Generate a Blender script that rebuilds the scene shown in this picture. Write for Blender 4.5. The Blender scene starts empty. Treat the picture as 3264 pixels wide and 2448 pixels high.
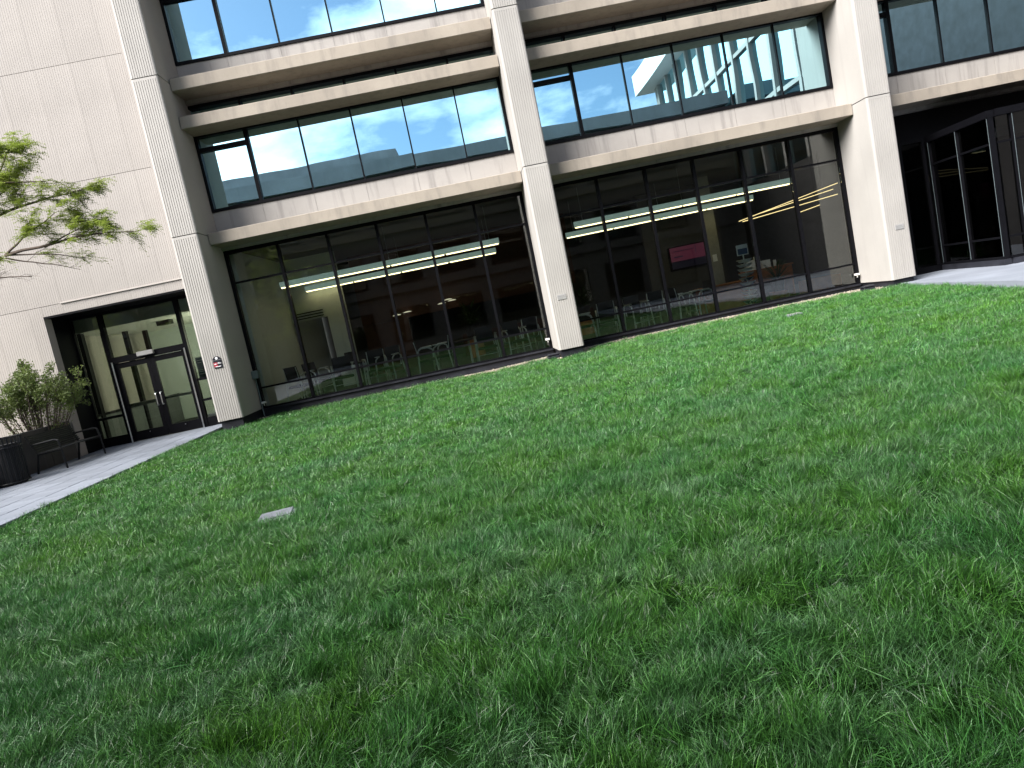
import bpy, math, random
import numpy as np
from mathutils import Vector, Matrix
R = math.radians
rng = np.random.default_rng(7)
random.seed(11)
scene = bpy.context.scene
COL = scene.collection

# ------------------------------------------------------------------ camera
CAM = (5.633, -17.736, 1.205)
YAW, PITCH, ROLL = 0.02843, -0.10773, -0.20513
cy_, sy_, cp_, sp_ = math.cos(YAW), math.sin(YAW), math.cos(PITCH), math.sin(PITCH)
fw = Vector((sy_ * cp_, cy_ * cp_, sp_)); rt = Vector((cy_, -sy_, 0)); up = rt.cross(fw)
r2 = math.cos(ROLL) * rt + math.sin(ROLL) * up
u2 = -math.sin(ROLL) * rt + math.cos(ROLL) * up
cam_d = bpy.data.cameras.new('camera'); cam = bpy.data.objects.new('camera', cam_d); COL.objects.link(cam)
cam_d.sensor_width = 36.0; cam_d.sensor_fit = 'HORIZONTAL'; cam_d.lens = 36.0 * 2247.0 / 3264.0
cam_d.clip_start = 0.05; cam_d.clip_end = 3000
mw = Matrix.Identity(4)
for i in range(3):
    mw[i][0], mw[i][1], mw[i][2], mw[i][3] = r2[i], u2[i], -fw[i], CAM[i]
cam.matrix_world = mw
scene.camera = cam

# ------------------------------------------------------------------ world, sun, exposure
SUN_DIR = Vector((-0.66, -0.54, 0.72)).normalized()      # towards the sun
elev = math.asin(SUN_DIR.z); azim = math.atan2(SUN_DIR.x, SUN_DIR.y)
world = bpy.data.worlds.new('World'); scene.world = world; world.use_nodes = True
nt = world.node_tree; nt.nodes.clear()
out = nt.nodes.new('ShaderNodeOutputWorld'); bg = nt.nodes.new('ShaderNodeBackground')
sky = nt.nodes.new('ShaderNodeTexSky'); sky.sky_type = 'NISHITA'; sky.sun_disc = False
sky.sun_elevation = elev; sky.sun_rotation = azim % (2 * math.pi); sky.air_density = 1.0; sky.dust_density = 1.0; sky.ozone_density = 2.5
tc = nt.nodes.new('ShaderNodeTexCoord')
mp = nt.nodes.new('ShaderNodeMapping'); mp.inputs['Scale'].default_value = (1, 1, 2.3); mp.inputs['Location'].default_value = (3.1, 1.7, 0.4)
nz = nt.nodes.new('ShaderNodeTexNoise'); nz.inputs['Scale'].default_value = 1.3; nz.inputs['Detail'].default_value = 9; nz.inputs['Roughness'].default_value = 0.56
rp = nt.nodes.new('ShaderNodeValToRGB'); rp.color_ramp.elements[0].position = 0.485; rp.color_ramp.elements[1].position = 0.59
mx = nt.nodes.new('ShaderNodeMixRGB'); mx.inputs['Color2'].default_value = (16.0, 16.6, 17.4, 1)
L = nt.links.new
L(tc.outputs['Generated'], mp.inputs['Vector']); L(mp.outputs['Vector'], nz.inputs['Vector']); L(nz.outputs['Fac'], rp.inputs['Fac'])
L(rp.outputs['Color'], mx.inputs['Fac']); L(sky.outputs['Color'], mx.inputs['Color1']); L(mx.outputs['Color'], bg.inputs['Color'])
bg.inputs['Strength'].default_value = 0.052
L(bg.outputs['Background'], out.inputs['Surface'])
sun_d = bpy.data.lights.new('sun', 'SUN'); sun = bpy.data.objects.new('sun', sun_d); COL.objects.link(sun)
sun_d.energy = 3.3; sun_d.angle = R(40); sun_d.color = (1.0, 0.96, 0.915)
sun.rotation_euler = SUN_DIR.to_track_quat('Z', 'Y').to_euler(); sun.location = (-20, -20, 30)
scene.view_settings.view_transform = 'Standard'; scene.view_settings.look = 'None'
scene.view_settings.gamma = 1.0; scene.view_settings.use_curve_mapping = False
scene.view_settings.exposure = 1.72
scene.render.engine = 'CYCLES'
scene.cycles.use_denoising = True
scene.cycles.max_bounces = 6; scene.cycles.diffuse_bounces = 3; scene.cycles.glossy_bounces = 4
scene.cycles.transparent_max_bounces = 12; scene.cycles.caustics_reflective = False; scene.cycles.caustics_refractive = False
scene.cycles.sample_clamp_indirect = 6.0

# ------------------------------------------------------------------ mesh helpers
class MB:
    def __init__(s): s.v = []; s.f = []
    def add(s, vs, fs):
        o = len(s.v); s.v += [tuple(map(float, p)) for p in vs]; s.f += [tuple(o + i for i in f) for f in fs]; return s
    def box(s, x0, x1, y0, y1, z0, z1):
        v = [(x, y, z) for z in (z0, z1) for y in (y0, y1) for x in (x0, x1)]
        return s.add(v, [(0, 2, 3, 1), (4, 5, 7, 6), (0, 1, 5, 4), (2, 6, 7, 3), (0, 4, 6, 2), (1, 3, 7, 5)])
    def cbox(s, x0, x1, y0, y1, z0, z1, c=0.01):            # box with chamfered vertical and top/front edges
        pr = [(x0 + c, y0), (x1 - c, y0), (x1, y0 + c), (x1, y1 - c), (x1 - c, y1), (x0 + c, y1), (x0, y1 - c), (x0, y0 + c)]
        n = 8; vs = []
        for (d, z) in ((c, z0), (0, z0 + c), (0, z1 - c), (c, z1)):
            for (x, y) in pr:
                xx = min(max(x, x0 + d), x1 - d); yy = min(max(y, y0 + d), y1 - d); vs.append((xx, yy, z))
        fs = [tuple(reversed(range(n))), tuple(range(3 * n, 4 * n))]
        for k in range(3):
            for i in range(n): j = (i + 1) % n; fs.append((k * n + i, k * n + j, (k + 1) * n + j, (k + 1) * n + i))
        return s.add(vs, fs)
    def prism(s, prof, z0, z1):                             # prof counter-clockwise in plan
        n = len(prof); vs = [(x, y, z0) for x, y in prof] + [(x, y, z1) for x, y in prof]
        fs = [(i, (i + 1) % n, n + (i + 1) % n, n + i) for i in range(n)] + [tuple(reversed(range(n))), tuple(range(n, 2 * n))]
        return s.add(vs, fs)
    def xprism(s, prof, x0, x1):                            # prof (y,z) counter-clockwise seen from +x
        n = len(prof); vs = [(x0, y, z) for y, z in prof] + [(x1, y, z) for y, z in prof]
        fs = [(i, (i + 1) % n, n + (i + 1) % n, n + i) for i in range(n)] + [tuple(reversed(range(n))), tuple(range(n, 2 * n))]
        return s.add(vs, fs)
    def tube(s, pts, rad, n=8, cap=True):
        pts = [Vector(p) for p in pts]; m = len(pts)
        if not hasattr(rad, '__len__'): rad = [rad] * m
        t0 = (pts[1] - pts[0]).normalized(); a = t0.orthogonal().normalized(); vs = []
        for i, p in enumerate(pts):
            t = (pts[min(i + 1, m - 1)] - pts[max(i - 1, 0)]).normalized()
            a = (a - t * a.dot(t)).normalized(); b = t.cross(a)
            for k in range(n):
                q = 2 * math.pi * k / n; vs.append(p + (a * math.cos(q) + b * math.sin(q)) * rad[i])
        fs = [(i * n + k, i * n + (k + 1) % n, (i + 1) * n + (k + 1) % n, (i + 1) * n + k) for i in range(m - 1) for k in range(n)]
        if cap: fs += [tuple(reversed(range(n))), tuple(range((m - 1) * n, m * n))]
        return s.add(vs, fs)
    def lathe(s, prof, c=(0, 0), n=20):
        vs = [(c[0] + r * math.cos(2 * math.pi * k / n), c[1] + r * math.sin(2 * math.pi * k / n), z) for r, z in prof for k in range(n)]
        m = len(prof)
        fs = [(i * n + k, i * n + (k + 1) % n, (i + 1) * n + (k + 1) % n, (i + 1) * n + k) for i in range(m - 1) for k in range(n)]
        fs += [tuple(reversed(range(n))), tuple(range((m - 1) * n, m * n))]
        return s.add(vs, fs)
    def build(s, name, mat, parent=None, smooth=False):
        me = bpy.data.meshes.new(name); me.from_pydata(s.v, [], s.f); me.update()
        if smooth: me.polygons.foreach_set('use_smooth', [True] * len(me.polygons))
        if mat is not None: me.materials.append(mat)
        o = bpy.data.objects.new(name, me); COL.objects.link(o)
        if parent is not None: o.parent = parent
        return o
def tag(o, label=None, cat=None, group=None, kind=None):
    if label: o['label'] = label
    if cat: o['category'] = cat
    if group: o['group'] = group
    if kind: o['kind'] = kind
    return o
def empty(name, loc=(0, 0, 0), rz=0.0, label=None, cat=None, group=None):
    o = bpy.data.objects.new(name, None); COL.objects.link(o); o.location = loc; o.rotation_euler = (0, 0, rz)
    o.empty_display_size = 0.2
    return tag(o, label, cat, group)
def copy_tree(o, parent=None):
    c = o.copy(); COL.objects.link(c); c.parent = parent
    for ch in list(o.children): copy_tree(ch, c)
    return c

# ------------------------------------------------------------------ materials
def new_mat(name):
    m = bpy.data.materials.new(name); m.use_nodes = True
    n = m.node_tree; return m, n, n.nodes['Principled BSDF']
def simple(name, col, rough=0.5, metal=0.0, spec=0.5, var=0.12, scale=8.0, bump=0.0, emit=None, es=0.0):
    m, n, p = new_mat(name)
    p.inputs['Roughness'].default_value = rough; p.inputs['Metallic'].default_value = metal; p.inputs['Specular IOR Level'].default_value = spec
    tcn = n.nodes.new('ShaderNodeTexCoord'); no = n.nodes.new('ShaderNodeTexNoise'); no.inputs['Scale'].default_value = scale; no.inputs['Detail'].default_value = 5
    n.links.new(tcn.outputs['Object'], no.inputs['Vector'])
    mr = n.nodes.new('ShaderNodeMapRange'); mr.inputs['From Min'].default_value = 0.25; mr.inputs['From Max'].default_value = 0.75
    mr.inputs['To Min'].default_value = 1 - var; mr.inputs['To Max'].default_value = 1 + var
    n.links.new(no.outputs['Fac'], mr.inputs['Value'])
    mxn = n.nodes.new('ShaderNodeMixRGB'); mxn.blend_type = 'MULTIPLY'; mxn.inputs['Fac'].default_value = 1; mxn.inputs['Color1'].default_value = (*col, 1)
    n.links.new(mr.outputs['Result'], mxn.inputs['Color2']); n.links.new(mxn.outputs['Color'], p.inputs['Base Color'])
    if bump:
        b = n.nodes.new('ShaderNodeBump'); b.inputs['Strength'].default_value = bump; b.inputs['Distance'].default_value = 0.01
        n.links.new(no.outputs['Fac'], b.inputs['Height']); n.links.new(b.outputs['Normal'], p.inputs['Normal'])
    if emit:
        p.inputs['Emission Color'].default_value = (*emit, 1); p.inputs['Emission Strength'].default_value = es
    return m
def concrete(name, col, streak=0.25, blotch=0.12, rnd=0.04, rough=0.85, dark=(0.16, 0.15, 0.145), thr=0.55, zs=0.35):
    m, n, p = new_mat(name); N = n.nodes; K = n.links.new
    p.inputs['Roughness'].default_value = rough; p.inputs['Specular IOR Level'].default_value = 0.25
    t = N.new('ShaderNodeTexCoord')
    a = N.new('ShaderNodeTexNoise'); a.inputs['Scale'].default_value = 0.9; a.inputs['Detail'].default_value = 6; K(t.outputs['Object'], a.inputs['Vector'])
    f = N.new('ShaderNodeTexNoise'); f.inputs['Scale'].default_value = 90; f.inputs['Detail'].default_value = 4; K(t.outputs['Object'], f.inputs['Vector'])
    mp1 = N.new('ShaderNodeMapping'); mp1.inputs['Scale'].default_value = (5.5, 5.5, zs); K(t.outputs['Object'], mp1.inputs['Vector'])
    s = N.new('ShaderNodeTexNoise'); s.inputs['Scale'].default_value = 1.0; s.inputs['Detail'].default_value = 5; s.inputs['Roughness'].default_value = 0.6; K(mp1.outputs['Vector'], s.inputs['Vector'])
    r1 = N.new('ShaderNodeMapRange'); r1.inputs['From Min'].default_value = 0.3; r1.inputs['From Max'].default_value = 0.7; r1.inputs['To Min'].default_value = 1 - blotch; r1.inputs['To Max'].default_value = 1 + blotch; K(a.outputs['Fac'], r1.inputs['Value'])
    r2_ = N.new('ShaderNodeMapRange'); r2_.inputs['From Min'].default_value = 0.25; r2_.inputs['From Max'].default_value = 0.75; r2_.inputs['To Min'].default_value = 0.95; r2_.inputs['To Max'].default_value = 1.05; K(f.outputs['Fac'], r2_.inputs['Value'])
    oi = N.new('ShaderNodeObjectInfo'); r3 = N.new('ShaderNodeMapRange'); r3.inputs['To Min'].default_value = 1 - rnd; r3.inputs['To Max'].default_value = 1 + rnd; K(oi.outputs['Random'], r3.inputs['Value'])
    m1 = N.new('ShaderNodeMath'); m1.operation = 'MULTIPLY'; K(r1.outputs['Result'], m1.inputs[0]); K(r2_.outputs['Result'], m1.inputs[1])
    m2 = N.new('ShaderNodeMath'); m2.operation = 'MULTIPLY'; K(m1.outputs['Value'], m2.inputs[0]); K(r3.outputs['Result'], m2.inputs[1])
    mixc = N.new('ShaderNodeMixRGB'); mixc.blend_type = 'MULTIPLY'; mixc.inputs['Fac'].default_value = 1; mixc.inputs['Color1'].default_value = (*col, 1); K(m2.outputs['Value'], mixc.inputs['Color2'])
    rs = N.new('ShaderNodeMapRange'); rs.inputs['From Min'].default_value = thr; rs.inputs['From Max'].default_value = thr + 0.2; rs.inputs['To Max'].default_value = streak; K(s.outputs['Fac'], rs.inputs['Value'])
    mixs = N.new('ShaderNodeMixRGB'); mixs.inputs['Color2'].default_value = (*dark, 1); K(rs.outputs['Result'], mixs.inputs['Fac']); K(mixc.outputs['Color'], mixs.inputs['Color1'])
    K(mixs.outputs['Color'], p.inputs['Base Color'])
    b = N.new('ShaderNodeBump'); b.inputs['Strength'].default_value = 0.10; b.inputs['Distance'].default_value = 0.004; K(f.outputs['Fac'], b.inputs['Height']); K(b.outputs['Normal'], p.inputs['Normal'])
    return m
def glass(name, tint, refl, gcol, warp):
    m = bpy.data.materials.new(name); m.use_nodes = True; n = m.node_tree; n.nodes.clear(); N = n.nodes; K = n.links.new
    o = N.new('ShaderNodeOutputMaterial'); mixn = N.new('ShaderNodeMixShader'); tr = N.new('ShaderNodeBsdfTransparent'); gl = N.new('ShaderNodeBsdfGlossy')
    tr.inputs['Color'].default_value = (*tint, 1); gl.inputs['Color'].default_value = (*gcol, 1); gl.inputs['Roughness'].default_value = 0.0
    fr = N.new('ShaderNodeFresnel'); fr.inputs['IOR'].default_value = 1.5
    ad = N.new('ShaderNodeMath'); ad.operation = 'ADD'; ad.use_clamp = True; ad.inputs[1].default_value = refl; K(fr.outputs['Fac'], ad.inputs[0])
    t = N.new('ShaderNodeTexCoord'); oi = N.new('ShaderNodeObjectInfo'); no = N.new('ShaderNodeTexNoise'); no.noise_dimensions = '4D'; no.inputs['Scale'].default_value = 0.40; no.inputs['Detail'].default_value = 1.0
    mu = N.new('ShaderNodeMath'); mu.operation = 'MULTIPLY'; mu.inputs[1].default_value = 9.0; K(oi.outputs['Random'], mu.inputs[0]); K(mu.outputs['Value'], no.inputs['W'])
    K(t.outputs['Object'], no.inputs['Vector'])
    b = N.new('ShaderNodeBump'); b.inputs['Strength'].default_value = 1.0; b.inputs['Distance'].default_value = warp; K(no.outputs['Fac'], b.inputs['Height']); K(b.outputs['Normal'], gl.inputs['Normal'])
    K(ad.outputs['Value'], mixn.inputs['Fac']); K(tr.outputs['BSDF'], mixn.inputs[1]); K(gl.outputs['BSDF'], mixn.inputs[2]); K(mixn.outputs['Shader'], o.inputs['Surface'])
    return m
def leaf_mat(name, c1, c2, rough=0.45, trans=0.35, scale=3.0):
    m = bpy.data.materials.new(name); m.use_nodes = True; n = m.node_tree; n.nodes.clear(); N = n.nodes; K = n.links.new
    o = N.new('ShaderNodeOutputMaterial'); p = N.new('ShaderNodeBsdfPrincipled'); tl = N.new('ShaderNodeBsdfTranslucent'); mixn = N.new('ShaderNodeMixShader'); mixn.inputs['Fac'].default_value = trans
    g = N.new('ShaderNodeNewGeometry'); no = N.new('ShaderNodeTexNoise'); no.inputs['Scale'].default_value = scale; no.inputs['Detail'].default_value = 3; K(g.outputs['Position'], no.inputs['Vector'])
    ri = N.new('ShaderNodeMapRange'); ri.inputs['From Min'].default_value = 0.3; ri.inputs['From Max'].default_value = 0.7; K(no.outputs['Fac'], ri.inputs['Value'])
    av = N.new('ShaderNodeMath'); av.operation = 'MULTIPLY_ADD'; av.inputs[1].default_value = 0.5; K(ri.outputs['Result'], av.inputs[0])
    hf = N.new('ShaderNodeMath'); hf.operation = 'MULTIPLY'; hf.inputs[1].default_value = 0.5; K(g.outputs['Random Per Island'], hf.inputs[0]); K(hf.outputs['Value'], av.inputs[2])
    mc = N.new('ShaderNodeMixRGB'); mc.inputs['Color1'].default_value = (*c1, 1); mc.inputs['Color2'].default_value = (*c2, 1); K(av.outputs['Value'], mc.inputs['Fac'])
    K(mc.outputs['Color'], p.inputs['Base Color']); K(mc.outputs['Color'], tl.inputs['Color'])
    p.inputs['Roughness'].default_value = rough; p.inputs['Specular IOR Level'].default_value = 0.4
    K(p.outputs['BSDF'], mixn.inputs[1]); K(tl.outputs['BSDF'], mixn.inputs[2]); K(mixn.outputs['Shader'], o.inputs['Surface'])
    return m
M = dict(
    column=concrete('column_concrete', (0.395, 0.377, 0.354), 0.12, 0.07, 0.015),
    wall=concrete('wall_concrete', (0.366, 0.338, 0.314), 0.07, 0.07, 0.02),
    ledge=concrete('ledge_concrete', (0.325, 0.285, 0.238), 0.40, 0.14, 0.02, zs=1.2, dark=(0.17, 0.155, 0.14), thr=0.49),
    spandrel=concrete('spandrel_concrete', (0.365, 0.345, 0.325), 0.62, 0.10, 0.03, thr=0.52),
    paving=concrete('paving_concrete', (0.222, 0.243, 0.283), 0.22, 0.16, 0.10),
    planter=concrete('planter_concrete', (0.085, 0.08, 0.077), 0.4, 0.15, 0.05),
    frame=simple('black_metal', (0.004, 0.004, 0.0055), 0.5, 0.0, 0.10, 0.2),
    plinth=simple('dark_plinth', (0.020, 0.021, 0.027), 0.5, 0.0, 0.25, 0.5, 3.0),
    steel=simple('brushed_steel', (0.62, 0.63, 0.64), 0.28, 1.0, 0.5, 0.05),
    chrome=simple('chair_tube', (0.90, 0.93, 0.92), 0.35, 0.2, 0.5, 0.04),
    darkfab=simple('dark_upholstery', (0.02, 0.022, 0.026), 0.8),
    bench=simple('bench_black_paint', (0.006, 0.007, 0.009), 0.5, 0, 0.3),
    soil=simple('soil', (0.035, 0.026, 0.018), 0.95, var=0.5, scale=14, bump=0.6),
    bark=simple('bark', (0.07, 0.055, 0.045), 0.9, var=0.4, scale=18, bump=0.5),
    twig=simple('twig_bark', (0.10, 0.075, 0.06), 0.9, var=0.3, scale=18),
    gravel=simple('gravel_stone', (0.40, 0.35, 0.28), 0.85, var=0.45, scale=35),
    gsheet=simple('gravel_bed', (0.25, 0.215, 0.17), 0.9, var=0.5, scale=60, bump=0.8),
    white=simple('white_paint', (0.75, 0.75, 0.72), 0.6, var=0.04),
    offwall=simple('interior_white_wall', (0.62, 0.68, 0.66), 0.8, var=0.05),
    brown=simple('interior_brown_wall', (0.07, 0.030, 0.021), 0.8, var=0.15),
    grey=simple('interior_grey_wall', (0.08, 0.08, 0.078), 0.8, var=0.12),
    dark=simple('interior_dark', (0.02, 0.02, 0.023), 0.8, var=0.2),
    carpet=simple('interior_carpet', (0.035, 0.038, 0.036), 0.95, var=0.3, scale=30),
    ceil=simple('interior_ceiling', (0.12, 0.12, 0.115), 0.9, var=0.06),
    wood=simple('orange_wood', (0.36, 0.13, 0.045), 0.5, var=0.25, scale=5),
    jbox=simple('painted_box', (0.13, 0.17, 0.18), 0.5, var=0.1),
    lamp=simple('led_warm', (0.9, 0.8, 0.5), 0.5, emit=(1.0, 0.80, 0.42), es=1.7),
    lampside=simple('lamp_housing_glow', (0.55, 0.66, 0.62), 0.5, emit=(0.5, 0.68, 0.63), es=0.10),  # housing given a faint glow of its own to look brighter
    stick=simple('led_stick', (0.9, 0.75, 0.4), 0.5, emit=(1.0, 0.74, 0.35), es=0.6),
    dot=simple('reflection_glow', (0.9, 0.85, 0.6), 0.5, emit=(1.0, 0.9, 0.66), es=0.22),
    pink=simple('screen_pink', (0.10, 0.03, 0.05), 0.4, emit=(0.75, 0.13, 0.30), es=0.022),
    navy=simple('screen_navy', (0.02, 0.02, 0.06), 0.4, emit=(0.05, 0.03, 0.12), es=0.008),
    brick=concrete('opposite_brick', (0.075, 0.07, 0.068), 0.1, 0.15, 0.05),
    opp=concrete('opposite_concrete', (0.22, 0.225, 0.235), 0.3, 0.15, 0.04),
    mirror=glass('reflective_window_glass', (0.20, 0.27, 0.28), 0.86, (0.58, 0.90, 1.0), 0.010),
    clear=glass('tinted_ground_glass', (0.87, 0.91, 0.89), 0.03, (1, 1, 1), 0.004),
    door=glass('door_glass', (0.72, 0.76, 0.70), 0.02, (1, 1, 1), 0.006),
    smoke=glass('smoked_glass', (0.30, 0.33, 0.34), 0.03, (1, 1, 1), 0.01),
    tleaf=leaf_mat('locust_leaf', (0.19, 0.26, 0.04), (0.40, 0.48, 0.10), 0.5, 0.4, 2.2),
    sleaf=leaf_mat('shrub_leaf', (0.07, 0.11, 0.03), (0.20, 0.26, 0.07), 0.5, 0.3, 3.0),
    ileaf=leaf_mat('house_plant_leaf', (0.02, 0.05, 0.02), (0.05, 0.10, 0.03)),
    red=simple('sign_red', (0.35, 0.02, 0.04), 0.5), black=simple('sign_black', (0.012, 0.012, 0.018), 0.4),
    signwhite=simple('sign_white', (0.8, 0.8, 0.82), 0.5), plate=simple('metal_plate', (0.42, 0.41, 0.40), 0.4, 0.3),
    poster=simple('poster_slate', (0.16, 0.20, 0.22), 0.6), blue=simple('card_blue', (0.04, 0.09, 0.20), 0.5),
    paper=simple('paper', (0.90, 0.92, 0.94), 0.7, var=0.1),
)

# ------------------------------------------------------------------ ground, lawn, path
def zl(x, y):
    xs = [-0.8, 3, 5.8, 7.2, 9.0, 16]; zs_ = [-0.25, -0.275, -0.275, -0.235, -0.185, -0.19]
    zb = np.interp(x, xs, zs_); t = np.clip((-y - 1.5) / 6.0, 0, 1); t = t * t * (3 - 2 * t)
    u = 0.012 * np.sin(x * 1.7 + y * 0.9) + 0.010 * np.sin(x * 0.8 - y * 1.9 + 1)
    return zb * (1 - t) + (-0.285) * t + 0.055 * np.clip((0.2 - x) / 1.0, 0, 1) * t + u * np.clip((-y - 1.2) / 2, 0, 1)
def right_edge(y): return np.interp(y, [-30, -6, -0.8, 0], [11.0, 14.93, 15.78, 15.9])
tag(MB().add([(-400, -400, -0.6), (400, -400, -0.6), (400, 400, -0.6), (-400, 400, -0.6)], [(0, 1, 2, 3)]).build('ground', M['soil']), kind='structure')
g = MB(); nx, ny = 70, 84
for j in range(ny + 1):
    y = -26 + (26 - 0.10) * j / ny
    xr = float(right_edge(y)) - 0.02
    for i in range(nx + 1):
        x = -0.80 + (xr + 0.80) * i / nx; g.v.append((x, y, float(zl(x, y))))
for j in range(ny):
    for i in range(nx): a = j * (nx + 1) + i; g.f.append((a, a + 1, a + nx + 2, a + nx + 1))
mlawn = simple('lawn_soil', (0.008, 0.024, 0.005), 1.0, 0.0, 0.0, var=0.5, scale=9, bump=0.6)
lawn = tag(g.build('lawn', mlawn, smooth=True), kind='structure')
# path of slabs left of the lawn
tag(MB().box(-4.14, -0.80, -26, 0.35, -0.5, -0.215).build('path', M['soil']), kind='structure')
path = bpy.data.objects['path']
cells = {}
for i in range(6):
    for j in range(44):
        x0 = -0.80 - 0.557 * (i + 1); y0 = 0.0 - 0.60 * (j + 1) + (0.3 if i % 2 else 0.0)
        y1 = min(y0 + 0.60, 0.0)
        if x0 < -3.9 and False: continue
        key = (round(y1 - y0, 2))
        if key not in cells:
            cells[key] = MB().cbox(0.006, 0.551, 0.006, key - 0.006, 0, 0.05, 0.007)
            o = cells[key].build('paving_slab', M['paving'], path); cells[key] = o.data
        else:
            o = bpy.data.objects.new('paving_slab', cells[key]); COL.objects.link(o); o.parent = path
        o.location = (x0, y0, -0.23 + random.uniform(-0.002, 0.002))
# right pavement by the second entrance
pv = MB(); pr_ = [(15.80, -0.8), (14.95, -6), (11.0, -30), (40, -30), (40, 0.2), (15.9, 0.2)]
pv.prism(pr_, -0.5, -0.135)
tag(pv.build('pavement', M['paving']), kind='structure')
kb = MB(); kb.prism([(15.68, -0.85), (14.83, -6), (10.88, -30), (10.998, -30), (14.948, -6), (15.798, -0.8)], -0.5, -0.128)
tag(kb.build('kerb', M['paving']), kind='structure')
# gravel strip along the wall
gs = MB(); n = 60
for i in range(n + 1):
    x = -0.69 + 16.5 * i / n; z = float(zl(x, -1.05)) + 0.012
    gs.v += [(x, (-1.32 if x > 5.2 else -0.35) + 0.05 * math.sin(i * 1.3), z - 0.004), (x, 0.0, z + 0.012)]
for i in range(n): gs.f.append((2 * i, 2 * i + 2, 2 * i + 3, 2 * i + 1))
tag(gs.build('gravel_bed', M['gsheet']), kind='structure')
st = MB()
for _ in range(2600):
    x = random.uniform(-0.3, 15.9); y = random.uniform(-1.42, -0.05)
    if x < 5.0 and y < -0.3: continue
    z = float(zl(x, -1.05)) + 0.02; r = random.uniform(0.010, 0.026)
    a = random.random() * 6.28
    p = [(math.cos(a + k * 1.5708) * r * random.uniform(.7, 1.2), math.sin(a + k * 1.5708) * r * random.uniform(.7, 1.2)) for k in range(4)]
    st.add([(x + q[0], y + q[1], z - 0.008) for q in p] + [(x + q[0] * .6, y + q[1] * .6, z + r * 0.7) for q in p],
           [(0, 1, 5, 4), (1, 2, 6, 5), (2, 3, 7, 6), (3, 0, 4, 7), (4, 5, 6, 7)])
tag(st.build('gravel', M['gravel']), 'loose tan gravel in the strip at the foot of the glazed wall', 'gravel', kind='stuff')

# ------------------------------------------------------------------ the building
YC, YL = -1.444, -0.85
CW = 0.5975
COLX = [-0.6845, 7.3354, 15.3737, 23.41]            # left faces of the columns
JZ = [-0.02, 4.215, 7.672, 11.13, 14.0]
bld = empty('campus_building', (0, 0, 0), 0, 'concrete campus building with ribbed columns, projecting ledges and window bands over a glazed ground floor', 'building')
def col_profile(x0, ribs, inset=0.0):
    x1 = x0 + CW; r = 0.055; pts = [(x1 - inset, 0.25), (x0 + inset, 0.25)]
    yf = YC + inset
    for k in range(5):
        q = R(90) * k / 4; pts.append((x0 + inset + r - r * math.cos(q), yf + r - r * math.sin(q)))
    if ribs:
        nr = 10; p0 = x0 + 0.065; st_ = (CW - 0.13) / (nr - 1)
        for k in range(nr):
            xc = p0 + st_ * k
            pts += [(xc - 0.007, yf), (xc - 0.005, yf + 0.009), (xc + 0.005, yf + 0.009), (xc + 0.007, yf)]
    for k in range(5):
        q = R(90) * (1 - k / 4); pts.append((x1 - inset - r + r * math.cos(q), yf + r - r * math.sin(q)))
    return pts
for ci, x0 in enumerate(COLX):
    for s in range(4):
        z0, z1 = JZ[s] + (0.010 if s else 0), JZ[s + 1] - 0.010
        m = MB(); zt = z1 - 0.055 if s < 3 else z1
        m.prism(col_profile(x0, True), z0, zt)
        if s < 3: m.prism(col_profile(x0, False), zt, z1)
        cpart = m.build('column', M['column'], bld)
        if s < 3:
            MB().prism(col_profile(x0, False, 0.018), z1 - 0.01, z1 + 0.03).build('joint', M['plinth'], cpart)
        if s == 0:
            MB().box(x0 + 0.05, x0 + CW - 0.05, YC + 0.07, 0.2, -0.5, -0.012).build('plinth', M['plinth'], cpart)
BAYS = [(COLX[k] + CW, COLX[k + 1]) for k in range(3)]
UPM = [[1.125, 2.391, 3.656, 4.922, 6.188], [9.066, 10.331, 11.597, 12.863, 14.128], [16.99, 18.24, 19.51, 20.77, 22.03]]
GRM = [[1.22 * i for i in range(1, 6)], [7.9775 + 1.22 * i for i in range(1, 6)], []]
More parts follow.
